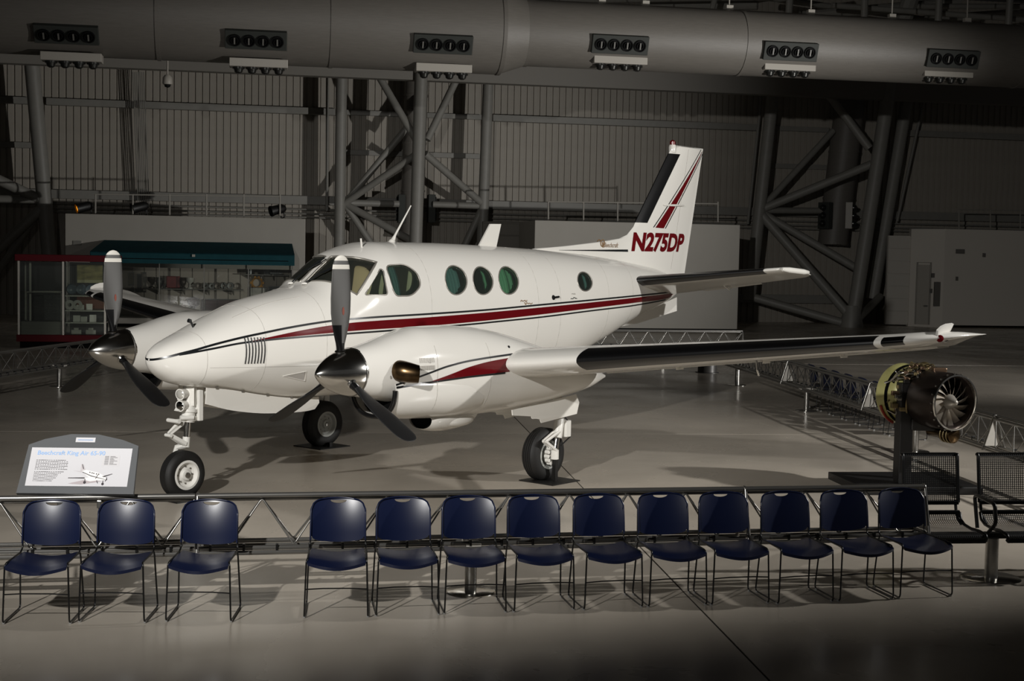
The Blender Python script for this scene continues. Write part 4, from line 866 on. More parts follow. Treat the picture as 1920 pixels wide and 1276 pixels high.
    lathe(bm, prof, axis((0, 0, 0), (1, 0, 0)), 40); smooth(bm, 50); spn = obj('spinner', bm, CHROME, pp)
    bm = NB(); lathe(bm, [(.246, .135), (.249, .14), (.249, .15), (.246, .155)], axis((0, 0, 0), (1, 0, 0)), 40); obj('spinner_band', bm, STEEL, pp)
    for k in range(3):
        th = k*2*PI/3; rad = V(0, math.sin(th), math.cos(th)); tan = V(0, math.cos(th), -math.sin(th)); axv = V(1, 0, 0)
        bm = NB(); st = [(.16, .042, .042, 0), (.24, .042, .042, 0), (.3, .05, .036, .25), (.38, .075, .028, .22), (.48, .1, .022, .16), (.6, .122, .017, .1), (.75, .132, .013, .04), (.9, .13, .0105, 0), (.985, .126, .009, -.02), (1.04, .122, .008, -.03), (1.085, .116, .008, -.04), (1.125, .1, .007, -.04), (1.15, .08, .006, -.05), (1.17, .05, .004, -.05), (1.18, .012, .002, -.05)]
        n = 16; rings = []
        for r, c_, t_, tw in st:
            e1 = axv*math.cos(tw)+tan*math.sin(tw); e2 = tan*math.cos(tw)-axv*math.sin(tw)
            rings.append([bm.verts.new(rad*r+e1*(c_*math.cos(2*PI*j/n))+e2*(t_*math.sin(2*PI*j/n))) for j in range(n)])
        for i, (r0, r1) in enumerate(zip(rings, rings[1:])):
            rm = (st[i][0]+st[i+1][0])/2
            for j in range(n):
                f = bm.faces.new((r0[j], r0[(j+1) % n], r1[(j+1) % n], r1[j])); front = math.sin(2*PI*(j+.5)/n) > 0; f.smooth = True
                if front: f.material_index = 2 if rm > 1.125 else (0 if rm > 1.085 else (2 if rm > 1.04 else (0 if rm > .5 else (0 if j < 4 else 3))))
                else: f.material_index = 1
                if rm < .3: f.material_index = 3
        bm.faces.new(rings[-1]); bmesh.ops.recalc_face_normals(bm, faces=bm.faces)
        obj('blade', bm, [mat('blade_grey', (76, 75, 73), .4, .1), mat('blade_black', (18, 18, 19), .55), mat('blade_white', (222, 218, 208), .4), mat('blade_boot', (14, 14, 15), .2, spec=.7)], pp)
        bm = NB(); lathe(bm, [(.058, .17), (.06, .21), (.05, .225), (.044, .225)], axis((0, 0, 0), rad), 20); smooth(bm); obj('blade_cuff', bm, CHROME, pp)
        bm = NB(); q = rad*.62+tan*.0185+axv*.02; M = Matrix((axv, rad, tan)).transposed().to_4x4(); M.translation = q; lathe(bm, [(0, .002), (.014, .002), (.014, 0)], M @ Matrix.Diagonal((1, 3, 1, 1)), 14); obj('blade_decal', bm, mat('decal_red', (128, 58, 40), .5), pp)
nacelle(1); nacelle(-1)
# landing gear
def wheel(parent, a, s_, R, w, face, hub_r, brake=0):
    M = axis(V(a, s_, R), V(0, 1, 0)); h = w/2; bm = NB()
    prof = [(hub_r, -h*.75), (hub_r+.02, -h*.92), (R*.75, -h), (R*.9, -h*.88), (R*.975, -h*.6)]
    for g in (-.42, -.14, .14, .42): prof += [(R, h*(g-.1)), (R, h*(g-.02)), (R-.012, h*(g-.005)), (R-.012, h*(g+.035)), (R, h*(g+.05))]
    prof += [(R*.975, h*.6), (R*.9, h*.88), (R*.75, h), (hub_r+.02, h*.92), (hub_r, h*.75)]
    lathe(bm, prof, M, 48); smooth(bm, 40); obj('tire', bm, TYRE, parent)
    for e in (1, -1):
        bm = NB(); Me = axis(V(a, s_, R), V(0, e, 0)); lathe(bm, [(hub_r+.008, h*.7), (hub_r+.012, h*.9), (hub_r-.012, h*.92), (hub_r-.03, h*.55), (hub_r*.62, h*.45), (hub_r*.42, h*.6), (hub_r*.36, h*.85), (hub_r*.18, h*.9), (0, h*.9)], Me, 36); smooth(bm, 40); hb = obj('wheel_hub', bm, HUBG if not face else GEAR, parent)
        bm = NB(); lathe(bm, [(.032, h*.88), (.03, h*1.02), (.014, h*1.05), (0, h*1.05)], Me, 14); smooth(bm); obj('axle_nut', bm, STEEL, parent)
        for k in range(8):
            bm = NB(); q = Me @ Vector((hub_r*.62*math.cos(k*PI/4), hub_r*.62*math.sin(k*PI/4), h*.46)); lathe(bm, [(0, .012), (.009, .012), (.009, 0)], axis(q, V(0, e, 0)), 8); obj('hub_bolt', bm, STEEL, parent)
def nose_gear():
    g = empty('nose_gear', (0, 0, 0)); g.parent = plane; a = .50
    wheel(g, .488, 0, .258, .19, True, .148)
    bm = NB(); 
    for e in (-1,): tube(bm, [V(.488, e*.125, .26), V(.47, e*.135, .42), V(.49, e*.10, .54), V(.53, 0, .57)], [.024, .03, .032, .034], 8)
    smooth(bm); obj('fork', bm, GEAR, g)
    bm = NB(); cyl(bm, V(.53, 0, .55), V(.54, 0, .66), .042); smooth(bm); obj('lower_collar', bm, GEAR, g)
    bm = NB(); cyl(bm, V(.54, 0, .62), V(.56, 0, .86), .034, n=18); smooth(bm); obj('oleo_piston', bm, CHROME, g)
    bm = NB(); cyl(bm, V(.555, 0, .82), V(.60, 0, 1.3), .072, n=18); lathe(bm, [(.07, 0), (.09, .01), (.09, .05), (.07, .06)], axis(V(.557, 0, .83), V(.08, 0, 1)), 18); lathe(bm, [(.07, 0), (.092, .01), (.092, .04), (.07, .05)], axis(V(.567, 0, .92), V(.08, 0, 1)), 18); smooth(bm, 40); obj('strut', bm, GEAR, g)
    for e in (1, -1):
        bm = NB(); poly(bm, [V(.46, e*.03, .78), V(.46, e*.055, .80), V(.30, e*.03, .69), V(.30, e*.012, .68)], V(.012, 0, .035)); poly(bm, [V(.30, e*.012, .68), V(.30, e*.03, .69), V(.50, e*.05, .575), V(.50, e*.03, .56)], V(.012, 0, .035)); obj('torque_link', bm, GEAR, g)
    bm = NB(); cyl(bm, V(.305, -.05, .695), V(.305, .05, .695), .018, n=10); smooth(bm); obj('link_pin', bm, GEAR, g)
    bm = NB(); box(bm, V(.5, .0, .84), (.22, .1, .03), bev=.008); cyl(bm, V(.37, -.1, .845), V(.37, .1, .845), .022, n=10); cyl(bm, V(.42, .05, .875), V(.56, .09, .875), .024, n=10); obj('steering_damper', bm, GEAR, g)
    bm = NB(); poly(bm, [V(.47, .035, .93), V(.4, .035, .95), V(.45, .035, 1.02), V(.56, .035, 1.0)], V(0, -.07, 0)); obj('drag_lug', bm, GEAR, g)
    bm = NB(); tube(bm, [V(.62, .05, .95), V(.72, .05, 1.12), V(.8, .05, 1.22)], .025, 8); obj('drag_brace', bm, GEAR, g)
    bm = NB(); box(bm, V(.66, .07, 1.0), (.06, .05, .34), Matrix.Identity(4), bev=.008); obj('door_rod', bm, GEAR, g)
    for z, m_ in ((1.005, 'taxi'), (1.13, 'landing')):
        bm = NB(); M = axis(V(.455, .03, z), V(-1, .25, -.06)); lathe(bm, [(.03, -.09), (.05, -.05), (.058, .02), (.06, .035), (.05, .035)], M, 24); smooth(bm, 50); ll = obj('landing_light', bm, GEAR, g)
        bm = NB(); lathe(bm, [(.05, .03), (.03, .045), (0, .05)], M, 24); smooth(bm, 50); obj('light_lens', bm, mat('lamp_glass_bright', (210, 208, 200), .12, .4) if z > 1.1 else mat('lamp_reflector', (150, 148, 142), .08, 1), g)
    for e in (1, -1):                                   # gear doors
        bm = NB(); low = [(q, float(pchip([.60, .95, 1.45, 1.95, 2.15, 2.22], [1.03, .935, .868, .848, .862, .93], q))) for q in np.linspace(.6, 2.22, 24)]; top = [(q, FUS.sec(q)[1]+.012) for q in np.linspace(2.22, .62, 14)]; pts = [V(q, e*(.25+.03*math.sin(PI*(q-.6)/1.62)), z) for q, z in low]+[V(q, e*.24, z) for q, z in top]
        poly(bm, pts, V(0, -e*.014, 0)); obj('gear_door', bm, WHITE, g)
        for a_ in (.75, 1.1, 1.45, 1.8):
            bm = NB(); box(bm, V(a_, e*.245, FUS.sec(a_)[1]+.02), (.03, .02, .03), bev=.004); obj('door_hinge', bm, STEEL, g)
    bm = NB(); 
    tube(bm, [V(.56, -.16, 1.27), V(.56, -.16, 1.0)], .01, 6); rr = [[bm.verts.new(V(.52+.12*(x/.17)**2, x, z)) for x in (-.17, -.11, -.05, .02, .1)] for z in (1.28, 1.18, 1.08, 1.0)]
    for r0, r1 in zip(rr, rr[1:]):
        for j in range(4): bm.faces.new((r0[j], r0[j+1], r1[j+1], r1[j]))
    smooth(bm); o = obj('front_door', bm, WHITE, g)
nose_gear()
def main_gear(sg):
    g = empty('main_gear', (0, 0, 0)); g.parent = plane; a = 4.27
    wheel(g, a, sg*1.945, .315, .22, False, .162)
    so = sg*2.12
    bm = NB(); cyl(bm, V(a, sg*1.95, .315), V(a, so, .315), .035); cyl(bm, V(a, so, .27), V(a, so, .38), .05); smooth(bm); obj('axle', bm, GEAR, g)
    bm = NB(); cyl(bm, V(a, so, .34), V(a+.06, so-.01*sg, .58), .036, n=16); smooth(bm); obj('oleo_piston', bm, CHROME, g)
    bm = NB(); tube(bm, [V(a+.05, so-.01*sg, .52), V(a+.10, so-.02*sg, .72), V(a+.13, so-.06*sg, .8), V(a+.16, so-.1*sg, 1.05)], [.06, .062, .055, .06], 14); smooth(bm); obj('strut', bm, GEAR, g)
    bm = NB(); box(bm, V(a+.2, so, .62), (.1, .1, .2), bev=.01); obj('brake_valve', bm, GEAR, g)
    bm = NB(); tube(bm, [V(a+.16, so+.02*sg, .76), V(a+.26, so+.03*sg, .66), V(a+.26, so+.03*sg, .52), V(a+.12, so, .42)], .009, 6); obj('brake_hose', bm, BOOT, g)
    for e in (-1, 1):
        bm = NB(); k = V(a-.2, so+e*.02, .50); tube(bm, [V(a+.04, so+e*.035, .6), k], .018, 6); tube(bm, [k, V(a+.0, so+e*.035, .37)], .018, 6); obj('torque_link', bm, GEAR, g)
    bm = NB(); lathe(bm, [(.06, 0), (.125, 0), (.125, .03), (.06, .03)], axis(V(a, sg*2.03, .315), V(0, sg, 0)), 28, True); obj('brake_disc', bm, STEEL, g)
    for k in range(7):
        th = 2.2+k*.5; bm = NB(); q = V(a+.105*math.cos(th), sg*2.06, .315+.105*math.sin(th)); lathe(bm, [(0, .05), (.022, .05), (.024, 0)], axis(q, V(0, sg, 0)), 10); smooth(bm); obj('brake_piston', bm, GEAR, g)
    bm = NB(); tube(bm, [V(a+.1, so-.06*sg, .75), V(a-.25, so-.1*sg, .98)], .022, 8); obj('drag_brace', bm, GEAR, g)
    for e in (1, -1):
        d = sg*1.96+e*.25; bm = NB(); pts = [V(3.36, d, .93), V(4.55, d, 1.03), V(4.6, d+e*.01, .93), V(4.53, d+e*.03, .80), V(3.86, d+e*.03, .745), V(3.83, d+e*.03, .79), V(3.77, d+e*.025, .80), V(3.70, d+e*.025, .805), V(3.68, d+e*.02, .835), V(3.36, d+e*.01, .87)]
        poly(bm, pts, V(0, -e*.014, 0)); obj('gear_door', bm, WHITE, g)
main_gear(1); main_gear(-1)
# black plates and jack posts under the wheels
PLT = mat('black_steel_plate', (20, 19, 18), .45)
def world(a, s_, z): return plane.matrix_basis @ V(a, s_, z)
bpy.context.view_layer.update()
for nm, a, s_, w, post, lab in (('n', .488, 0, .5, 0, 'black floor plate under the nose wheel'), ('l', 4.27, 2.05, .52, 1, 'black jack plate and post beside the near main wheel'), ('r', 4.27, -1.95, .55, 0, 'black floor plate under the far main wheel')):
    t = empty('jack_plate', world(a, s_, 0), PSI, lab, 'stand'); bm = NB(); box(bm, (0, 0, .006), (w, w, .012)); obj('plate', bm, PLT, t)
    for e in ((1,) if post else (1, -1)):
        bm = NB(); box(bm, (0, -.08 if post else e*.16, .14 if post else .04), (.05, .05, .26 if post else .06)); obj('post', bm, PLT, t)
# ================================================================== TURBOFAN ON STAND
def turbofan():
    P = Vector((5.07, 15.75, 1.09)); d = Vector((.42, -.88, -.02)).normalized()       # axis towards the intake
    t = empty('turbofan_engine', P, 0, 'small cutaway turbofan engine on a black stand at right', 'engine')
    M = axis((0, 0, 0), d)
    b = NB(); lathe(b, [(.305, .0), (.318, .015), (.318, -.02), (.33, -.06), (.33, -.42), (.3, -.46), (.28, -.46), (.28, -.2), (.285, 0)], M, 48, True); smooth(b, 40); obj('fan_case', b, mat('fan_case_bronze', (58, 50, 46), .35, .7), t)
    b = NB(); lathe(b, [(.30, .02), (.305, .03), (.322, .028), (.325, .01), (.3, .0)], M, 48, True); smooth(b, 50); obj('intake_ring', b, CHROME, t)
    b = NB(); lathe(b, [(0, .06), (.03, .03), (.085, -.06), (.09, -.12), (0, -.12)], M, 28); smooth(b, 50); obj('fan_hub', b, mat('hub_titanium', (168, 163, 154), .35, .4), t)
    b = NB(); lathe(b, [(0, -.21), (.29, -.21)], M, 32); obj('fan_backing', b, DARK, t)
    bl = mat('fan_blade', (196, 188, 176), .3, .35); me_ = None
    for k in range(16):
        if me_ is None:
            b = NB(); rows = []
            for i in range(7):
                r = .085+(.285-.085)*i/6; c_ = .026+.02*math.sin(i/6*2.2); tw = .6+.4*i/6; bend = .10*(i/6)**2
                row = []
                for j in range(5):
                    x = (j/4-.5)*2*c_; row.append(b.verts.new((r, x*math.sin(tw)+bend*.6-.02, x*math.cos(tw)-.09)))
                rows.append(row)
            for r0, r1 in zip(rows, rows[1:]):
                for j in range(4): b.faces.new((r0[j], r0[j+1], r1[j+1], r1[j]))
            g_ = b.faces[:]; bmesh.ops.solidify(b, geom=g_, thickness=.006); smooth(b, 60); o = obj('fan_blade', b, bl, t); me_ = o.data
        else: o = obj('fan_blade', me_, bl, t)
        q = M @ Matrix.Rotation(k*2*PI/16, 4, 'Z'); o.matrix_local = q
    b = NB(); lathe(b, [(.29, -.44), (.26, -.5), (.24, -.7), (.24, -.8), (.2, -.95), (.12, -1.1), (0, -1.1)], M, 32); smooth(b, 45); obj('core_case', b, mat('core_case', (74, 66, 52), .4, .6, noise=.4, nscale=8), t)
    YG = mat('zinc_chromate', (176, 172, 112), .35, .1, noise=.12, nscale=4)
    b = NB(); lathe(b, [(.25, -.60), (.3, -.64), (.345, -.74), (.365, -.9), (.36, -.92), (.335, -.84), (.24, -.8)], M, 48, True); smooth(b, 40); obj('bypass_ring', b, YG, t)
    b = NB(); lathe(b, [(.348, -.735), (.354, -.745), (.36, -.775), (.352, -.775)], M, 48, True); obj('ring_seam', b, DARK, t)
    b = NB(); tube(b, [M @ Vector((.372*math.cos(th), .372*math.sin(th), -.84)) for th in np.linspace(3.5, 4.3, 20)], .016, 8); smooth(b); obj('red_sleeve', b, mat('red_sleeve', (150, 44, 24), .5), t)
    rnd = random.Random(3); cols = [mat('pipe_steel', (160, 156, 148), .25, 1), mat('pipe_copper', (132, 108, 88), .35, .8), mat('pipe_dark', (38, 36, 34), .4, .5), mat('fitting_gold', (132, 118, 84), .4, .7)]
    for k in range(64):
        th0 = rnd.uniform(0, 2*PI); z0 = rnd.uniform(-.44, -.8); dth = rnd.uniform(-.8, .8); z1 = z0+rnd.uniform(-.3, .3); z1 = max(-.82, min(-.42, z1)); r0 = rnd.uniform(.29, .36)
        b = NB(); tube(b, [M @ Vector((r0*math.cos(th0+dth*i/8), r0*math.sin(th0+dth*i/8), z0+(z1-z0)*i/8)) for i in range(9)], rnd.uniform(.005, .013), 6); smooth(b, 60); obj('oil_pipe', b, cols[k % 4], t)
    for k in range(40):
        th = rnd.uniform(0, 2*PI); z = rnd.uniform(-.46, -.75); r = rnd.uniform(.29, .35); q = M @ Vector((r*math.cos(th), r*math.sin(th), z)); s_ = rnd.uniform(.03, .075)
        b = NB(); box(b, q, (s_*1.3, s_, s_*.8), bev=.006); obj('fitting', b, cols[(k*3+1) % 4], t)
    ups = [th for th in np.linspace(0, 2*PI, 120) if (M.to_3x3() @ Vector((math.cos(th), math.sin(th), 0))).z > .55]
    for k in range(46):
        th0 = rnd.choice(ups); z0 = rnd.uniform(-.3, -.62); z1 = z0-rnd.uniform(.08, .3); r0 = rnd.uniform(.335, .385); dth = rnd.uniform(-.5, .5)
        b = NB(); tube(b, [M @ Vector(((r0+.02*math.sin(i*.8))*math.cos(th0+dth*i/8), (r0+.02*math.sin(i*.8))*math.sin(th0+dth*i/8), z0+(z1-z0)*i/8)) for i in range(9)], rnd.uniform(.006, .014), 6); smooth(b, 60); obj('oil_pipe', b, cols[(0, 0, 1, 0, 3)[k % 5]], t)
        if k % 2: b = NB(); box(b, M @ Vector((r0*math.cos(th0), r0*math.sin(th0), z0)), (.05, .04, .035), bev=.006); obj('fitting', b, cols[k % 4], t)
    for x, y, z, sx, sy, sz, c_ in ((-.16, .5, .33, .26, .2, .06, 0), (-.25, .55, .37, .2, .16, .06, 3), (-.08, .35, .345, .16, .12, .05, 1), (-.22, .45, -.3, .34, .3, .14, 2), (-.3, .55, -.26, .3, .24, .2, 2)):
        b = NB(); box(b, (x, y, z), (sx, sy, sz), bev=.012); obj('gearbox', b, cols[c_], t)
    b = NB(); Q = axis((-.0, .18, -.39), d); lathe(b, [(0, .12), (.06, .12), (.09, .1), (.09, -.06), (.06, -.1), (.06, -.3), (0, -.3)], Q, 24); smooth(b, 40); obj('starter_generator', b, BROWN, t)
    for k in range(3):
        b = NB(); Q2 = Q @ Matrix.Translation((0, 0, .06-.05*k)); lathe(b, [(.09, -.006), (.096, 0), (.09, .006)], Q2, 24); obj('starter_band', b, cols[3], t)
    for k in range(20):
        th = k*2*PI/20; b = NB(); q = M @ Vector((.328*math.cos(th), .328*math.sin(th), -.02)); box(b, q, (.02, .02, .02), bev=.003); obj('rim_bolt', b, cols[0], t)
    s = empty('engine_stand', (4.62, 16.15, 0), .12, 'black steel engine stand with a flat base under the turbofan', 'stand')
    BS = mat('black_stand', (14, 13, 13), .5)
    b = NB(); box(b, (.12, .25, .045), (1.45, 1.15, .09), bev=.008); obj('base', b, BS, s)
    b = NB(); box(b, (0, 0, .68), (.155, .16, 1.18), bev=.006); obj('column', b, BS, s)
    b = NB(); poly(b, [(.06, -.06, .92), (.06, -.06, 1.25), (.3, -.06, 1.25), (.3, -.06, 1.16)], (0, .14, 0)); obj('yoke', b, BS, s)
    b = NB(); box(b, (.1, .35, .62), (.1, .1, 1.1)); obj('column', b, BS, s)
turbofan()
# ================================================================== CHAIRS
NAVY = mat('navy_plastic', (14, 23, 52), .33, spec=.5); ROD = mat('black_rod', (12, 12, 12), .35, spec=.5)
def back_bm():
    b = NB(); nx, nz = 22, 16; hw = .205; F_, B2 = [], []
    def P(i, j, dy):
        x = -hw+2*hw*i/nx; t = j/nz; ztop = .805-.028*(abs(x)/hw)**2.2; zb = .475+.028*(abs(x)/hw)**2; 
        # round the corners
        k = max(0, (abs(x)-(hw-.06))/.06); ztop -= .05*(1-math.sqrt(max(0, 1-k*k))); zb += .03*(1-math.sqrt(max(0, 1-k*k)))
        z = zb+(ztop-zb)*t; y = .445+.11*(z-.48)-1.0*x*x+.5*max(0, z-.55)**2
        return (x, y+dy, z)
    for j in range(nz+1): F_.append([b.verts.new(P(i, j, 0)) for i in range(nx+1)]); B2.append([b.verts.new(P(i, j, .012)) for i in range(nx+1)])
    for j in range(nz):
        for i in range(nx):
            b.faces.new((F_[j][i], F_[j][i+1], F_[j+1][i+1], F_[j+1][i])); b.faces.new((B2[j][i+1], B2[j][i], B2[j+1][i], B2[j+1][i+1]))
    for j in range(nz):
        b.faces.new((F_[j+1][0], B2[j+1][0], B2[j][0], F_[j][0])); b.faces.new((F_[j][nx], B2[j][nx], B2[j+1][nx], F_[j+1][nx]))
    for i in range(nx):
        b.faces.new((F_[0][i+1], F_[0][i], B2[0][i], B2[0][i+1])); b.faces.new((F_[nz][i], F_[nz][i+1], B2[nz][i+1], B2[nz][i]))
    bmesh.ops.recalc_face_normals(b, faces=b.faces); return b
def slot_bm():
    b = NB(); pts = [(-.062, 0, .786)]+[(.062*-math.cos(PI*k/12), 0, .786-.024*math.sin(PI*k/12)) for k in range(1, 12)]+[(.062, 0, .786)]
    poly(b, [(x, .3, z) for x, y, z in pts], (0, .4, 0)); return b
def make_chair():
    t = empty('stacking_chair', (0, 0, 0), 0, 'x', 'chair')
    me = boolean(back_bm(), slot_bm()); b = NB(); b.from_mesh(me); bpy.data.meshes.remove(me); smooth(b, 40); obj('backrest', b, NAVY, t)
    b = NB(); pts = []
    def BP(x, z): return (x, .439+.11*(z-.48)-1.0*x*x+.5*max(0, z-.55)**2, z)
    lo = []
    for i in range(23):
        x = -.205+.41*i/22; k = max(0, (abs(x)-.145)/.06); z = .805-.028*(abs(x)/.205)**2.2-.05*(1-math.sqrt(max(0, 1-k*k))); pts.append(BP(x, z))
    zl = [.50+.22*k/8 for k in range(9)]
    tube(b, [BP(-.206, z) for z in zl]+pts+[BP(.206, z) for z in zl[::-1]], .0065, 6); smooth(b, 60); obj('back_piping', b, NAVY, t)
    b = NB(); nx, ny = 18, 14; T, Bt = [], []
    for j in range(ny+1):
        y = -.015+.43*j/ny; hw = .215-.02*(j/ny); row = []; rb = []
        for i in range(nx+1):
            u = -1+2*i/nx; yy = y-(.05*(1-u*u) if j == 0 else .05*(1-u*u)*(1-j/ny)**2)
            z = .436-.03*math.cos(u*PI/2)-.016*max(0, (1-j/ny)-.75)/.25
            row.append(b.verts.new((u*hw, yy, z))); rb.append(b.verts.new((u*hw*.98, yy+.003, z-.012-.012*(j < 2))))
        T.append(row); Bt.append(rb)
    for j in range(ny):
        for i in range(nx): b.faces.new((T[j][i], T[j][i+1], T[j+1][i+1], T[j+1][i])); b.faces.new((Bt[j][i+1], Bt[j][i], Bt[j+1][i], Bt[j+1][i+1]))
        b.faces.new((T[j+1][0], Bt[j+1][0], Bt[j][0], T[j][0])); b.faces.new((T[j][nx], Bt[j][nx], Bt[j+1][nx], T[j+1][nx]))
    for i in range(nx): b.faces.new((T[0][i+1], T[0][i], Bt[0][i], Bt[0][i+1])); b.faces.new((T[ny][i], T[ny][i+1], Bt[ny][i+1], Bt[ny][i]))
    bmesh.ops.recalc_face_normals(b, faces=b.faces); smooth(b, 50); obj('seat', b, NAVY, t)
    for e in (-1, 1):
        b = NB(); x = e*.212; f = e*.232
        pts = fillet([(x*.97, .44, .70), (x*.985, .42, .46), (x, .38, .437), (x, .03, .437), (e*.22, .012, .42), (f, 0, .012), (f, .44, .012), (e*.218, .395, .40), (e*.214, .39, .434)], .035, 4)
        tube(b, pts, .0065, 8); smooth(b, 60); obj('sled_leg', b, ROD, t)
        for y in (.03, .41): b = NB(); box(b, (f, y, .008), (.016, .03, .016), bev=.003); obj('glide', b, mat('glide_clear', (150, 150, 148), .3), t)
    b = NB(); tube(b, [(-.226, .006, .215), (-.1, .004, .222), (.1, .004, .222), (.226, .006, .215)], .0055, 6); smooth(b, 60); obj('crossbar', b, ROD, t)
    return t
proto = make_chair()
CH_ = [((5, 1172), (128, 1171), 4, 'navy plastic stacking chair, leftmost at the left picture edge under the sign'), ((145, 1169), (271, 1169), 2, 'navy stacking chair second from the left, under the sign'), ((310, 1167), (432, 1168), 2, 'navy stacking chair in front of the nose wheel'),
       ((569, 1160), (690, 1159), 6, 'navy stacking chair just right of the wide gap in the front row'), ((703, 1158), (825, 1154), 10, 'navy stacking chair immediately left of the one before the steel barrier post'), ((832, 1153), (950, 1150), 10, 'navy stacking chair directly in front of the steel barrier post'),
       ((963, 1150), (1078, 1145), 12, 'navy stacking chair below the near main wheel'), ((1095, 1146), (1206, 1140), 14, 'navy stacking chair sixth from the right end of the front row'), ((1215, 1140), (1328, 1137), 12, 'navy stacking chair fifth from the right end of the front row'),
       ((1333, 1137), (1445, 1133), 12, 'navy stacking chair fourth from the right end of the front row'), ((1456, 1135), (1567, 1130), 14, 'navy stacking chair third from the right end of the front row'), ((1573, 1130), (1678, 1125), 14, 'dim navy stacking chair second from the right end of the front row'), ((1685, 1124), (1789, 1119), 14, 'darkest navy stacking chair at the right end beside the mesh bench')]
def flo(u, v):
    r = ray(u, v); return Vector((0, 0, H))+r*(-H/r.z)
def place_chair(k, loc, rz, label, group):
    o = proto if k == 0 else copy_tree(proto); o.location = loc; o.rotation_euler = (0, 0, rz); o['label'] = label; o['group'] = group
for k, (l, r, an, lab) in enumerate(CH_):
    m = (flo(*l)+flo(*r))/2; place_chair(k, (m.x, m.y+.01, 0), math.radians(an), lab, 'navy chairs in the front row')
for k in range(7):                                        # row beyond the right-hand barrier, backs towards the aircraft
    y = 21.0+k*.66; x = 5.97-(y-19.5)*.098
    place_chair(1, (x+.45, y, 0), math.radians(95.5), ['navy chair beyond the right barrier, nearest of its row', 'navy chair beyond the right barrier, second nearest of its row', 'navy chair beyond the right barrier, third of its row', 'navy chair in the middle of the row beyond the right barrier', 'navy chair beyond the right barrier, third from the far end', 'navy chair beyond the right barrier, second from the far end', 'navy chair beyond the right barrier, farthest of its row'][k], 'navy chairs beyond the right barrier')
# ================================================================== BARRIERS
BRS = mat('barrier_steel', (150, 148, 144), .28, .85); BRW = mat('bracket_pale', (198, 194, 186), .4)
def barrier(p0, p1, posts, label, seg_end=(1, 1), group='truss barriers round the aircraft'):
    p0, p1 = Vector(p0), Vector(p1); d = (p1-p0); L_ = d.length; t = empty('barrier', p0, math.atan2(d.y, d.x), label, 'barrier', group)
    for y, z, r in ((.0, .80, .021), (.04, .77, .019)):
        b = NB(); cyl(b, (0, y, z), (L_, y, z), r, n=12); smooth(b); obj('top_rail', b, BRS, t)
    for y, z in ((-.10, .375), (-.085, .41), (.12, .385), (.14, .42)):
        b = NB(); cyl(b, (0, y, z), (L_, y, z), .018, n=10); smooth(b); obj('lower_rail', b, BRS, t)
    n = max(1, round(L_/.5)); P = L_/n
    for yb, ph in ((-.09, 0), (.13, 0)):
        b = NB(); pts = []
        for i in range(n*2+1):
            x = (i/2)*P; up = (i % 2 == 0) if ph == 0 else (i % 2 == 1); pts.append((x, .015 if up else yb, .775 if up else .43))
        tube(b, fillet(pts, .03, 3), .0075, 6); smooth(b, 70); obj('lattice_rod', b, BRS, t)
    for e, x in ((seg_end[0], 0), (seg_end[1], L_)):
        if not e: continue
        b = NB(); tube(b, fillet([(x, -.12, .38), (x, .0, .81), (x, .04, .81), (x, .17, .38)], .04, 4), .014, 8); smooth(b, 60); obj('end_frame', b, BRS, t)
        b = NB(); poly(b, [(x+.02, -.08, .43), (x+.02, .13, .43), (x+.02, .04, .74)], (.01, 0, 0)); obj('end_plate', b, BRW, t)
    for k in range(int(L_/.25)):
        b = NB(); box(b, (.1+k*.25, -.09, .418), (.02, .05, .05), bev=.004); obj('clip', b, ROD, t)
    for x in posts:
        b = NB(); lathe(b, [(0, 0), (.2, 0), (.2, .006), (.19, .012), (.07, .014), (0, .014)], Matrix.Translation((x, .02, 0)), 32); smooth(b, 40); obj('post_base', b, CHROME, t)
        b = NB(); cyl(b, (x, .02, .01), (x, .02, .39), .048, n=24); smooth(b); obj('post', b, STEEL, t)
        b = NB(); box(b, (x, .02, .40), (.12, .26, .025), bev=.004); obj('post_head', b, BRW, t)
fb = lambda x: (x, 10.86+.1853*(x+.29), 0)
barrier(fb(-6.6), fb(-2.40), [1.2], 'steel truss barrier section carrying the information sign', (0, 0))
barrier(fb(-2.38), fb(1.92), [2.09/math.cos(.183)], 'steel truss barrier section behind the middle of the front chair row', (1, 0))
barrier(fb(1.94), fb(3.5), [], 'short steel truss barrier section ending beside the mesh bench', (1, 1))
rb = lambda y: (5.77-(y-19.5)*.098, y, 0)
barrier(rb(13.6), rb(17.0), [1.5], 'truss barrier section at the right edge in front of the turbofan', (1, 0)); barrier(rb(17.02), rb(21.3), [2.5], 'truss barrier section directly behind the turbofan', (1, 0)); barrier(rb(21.32), rb(25.6), [3.2], 'truss barrier section under the near wing tip, left of the turbofan', (1, 0)); barrier(rb(25.62), rb(29.9), [3.65], 'truss barrier section seen below the middle of the near wing', (1, 1))
lb = lambda t: Vector((-8.63, 26.35, 0))+Vector((.16, .99, 0))*t
barrier(lb(-8.6), lb(-3.2), [3.0], 'truss barrier section at the left picture edge', (1, 0)); barrier(lb(-3.18), lb(1.9), [3.2], 'truss barrier section below the far propeller at left', (1, 1))
barrier((-2.0, 34.5, 0), (6.0, 36.0, 0), [2.0, 6.0], 'low truss barrier far behind the tail', (1, 1))
bm = NB(); lathe(bm, [(0, 0), (.35, 0), (.35, .02), (.28, .03), (.28, .9), (0, .9)], None, 28); smooth(bm, 40); o = tag(obj('pedestal', bm, mat('pedestal_dark', (52, 50, 48), .45, .2)), 'squat dark pedestal on the floor beneath the near wing', 'pedestal'); o.location = flo(1326, 698)
o.scale = (.8, .8, .5)
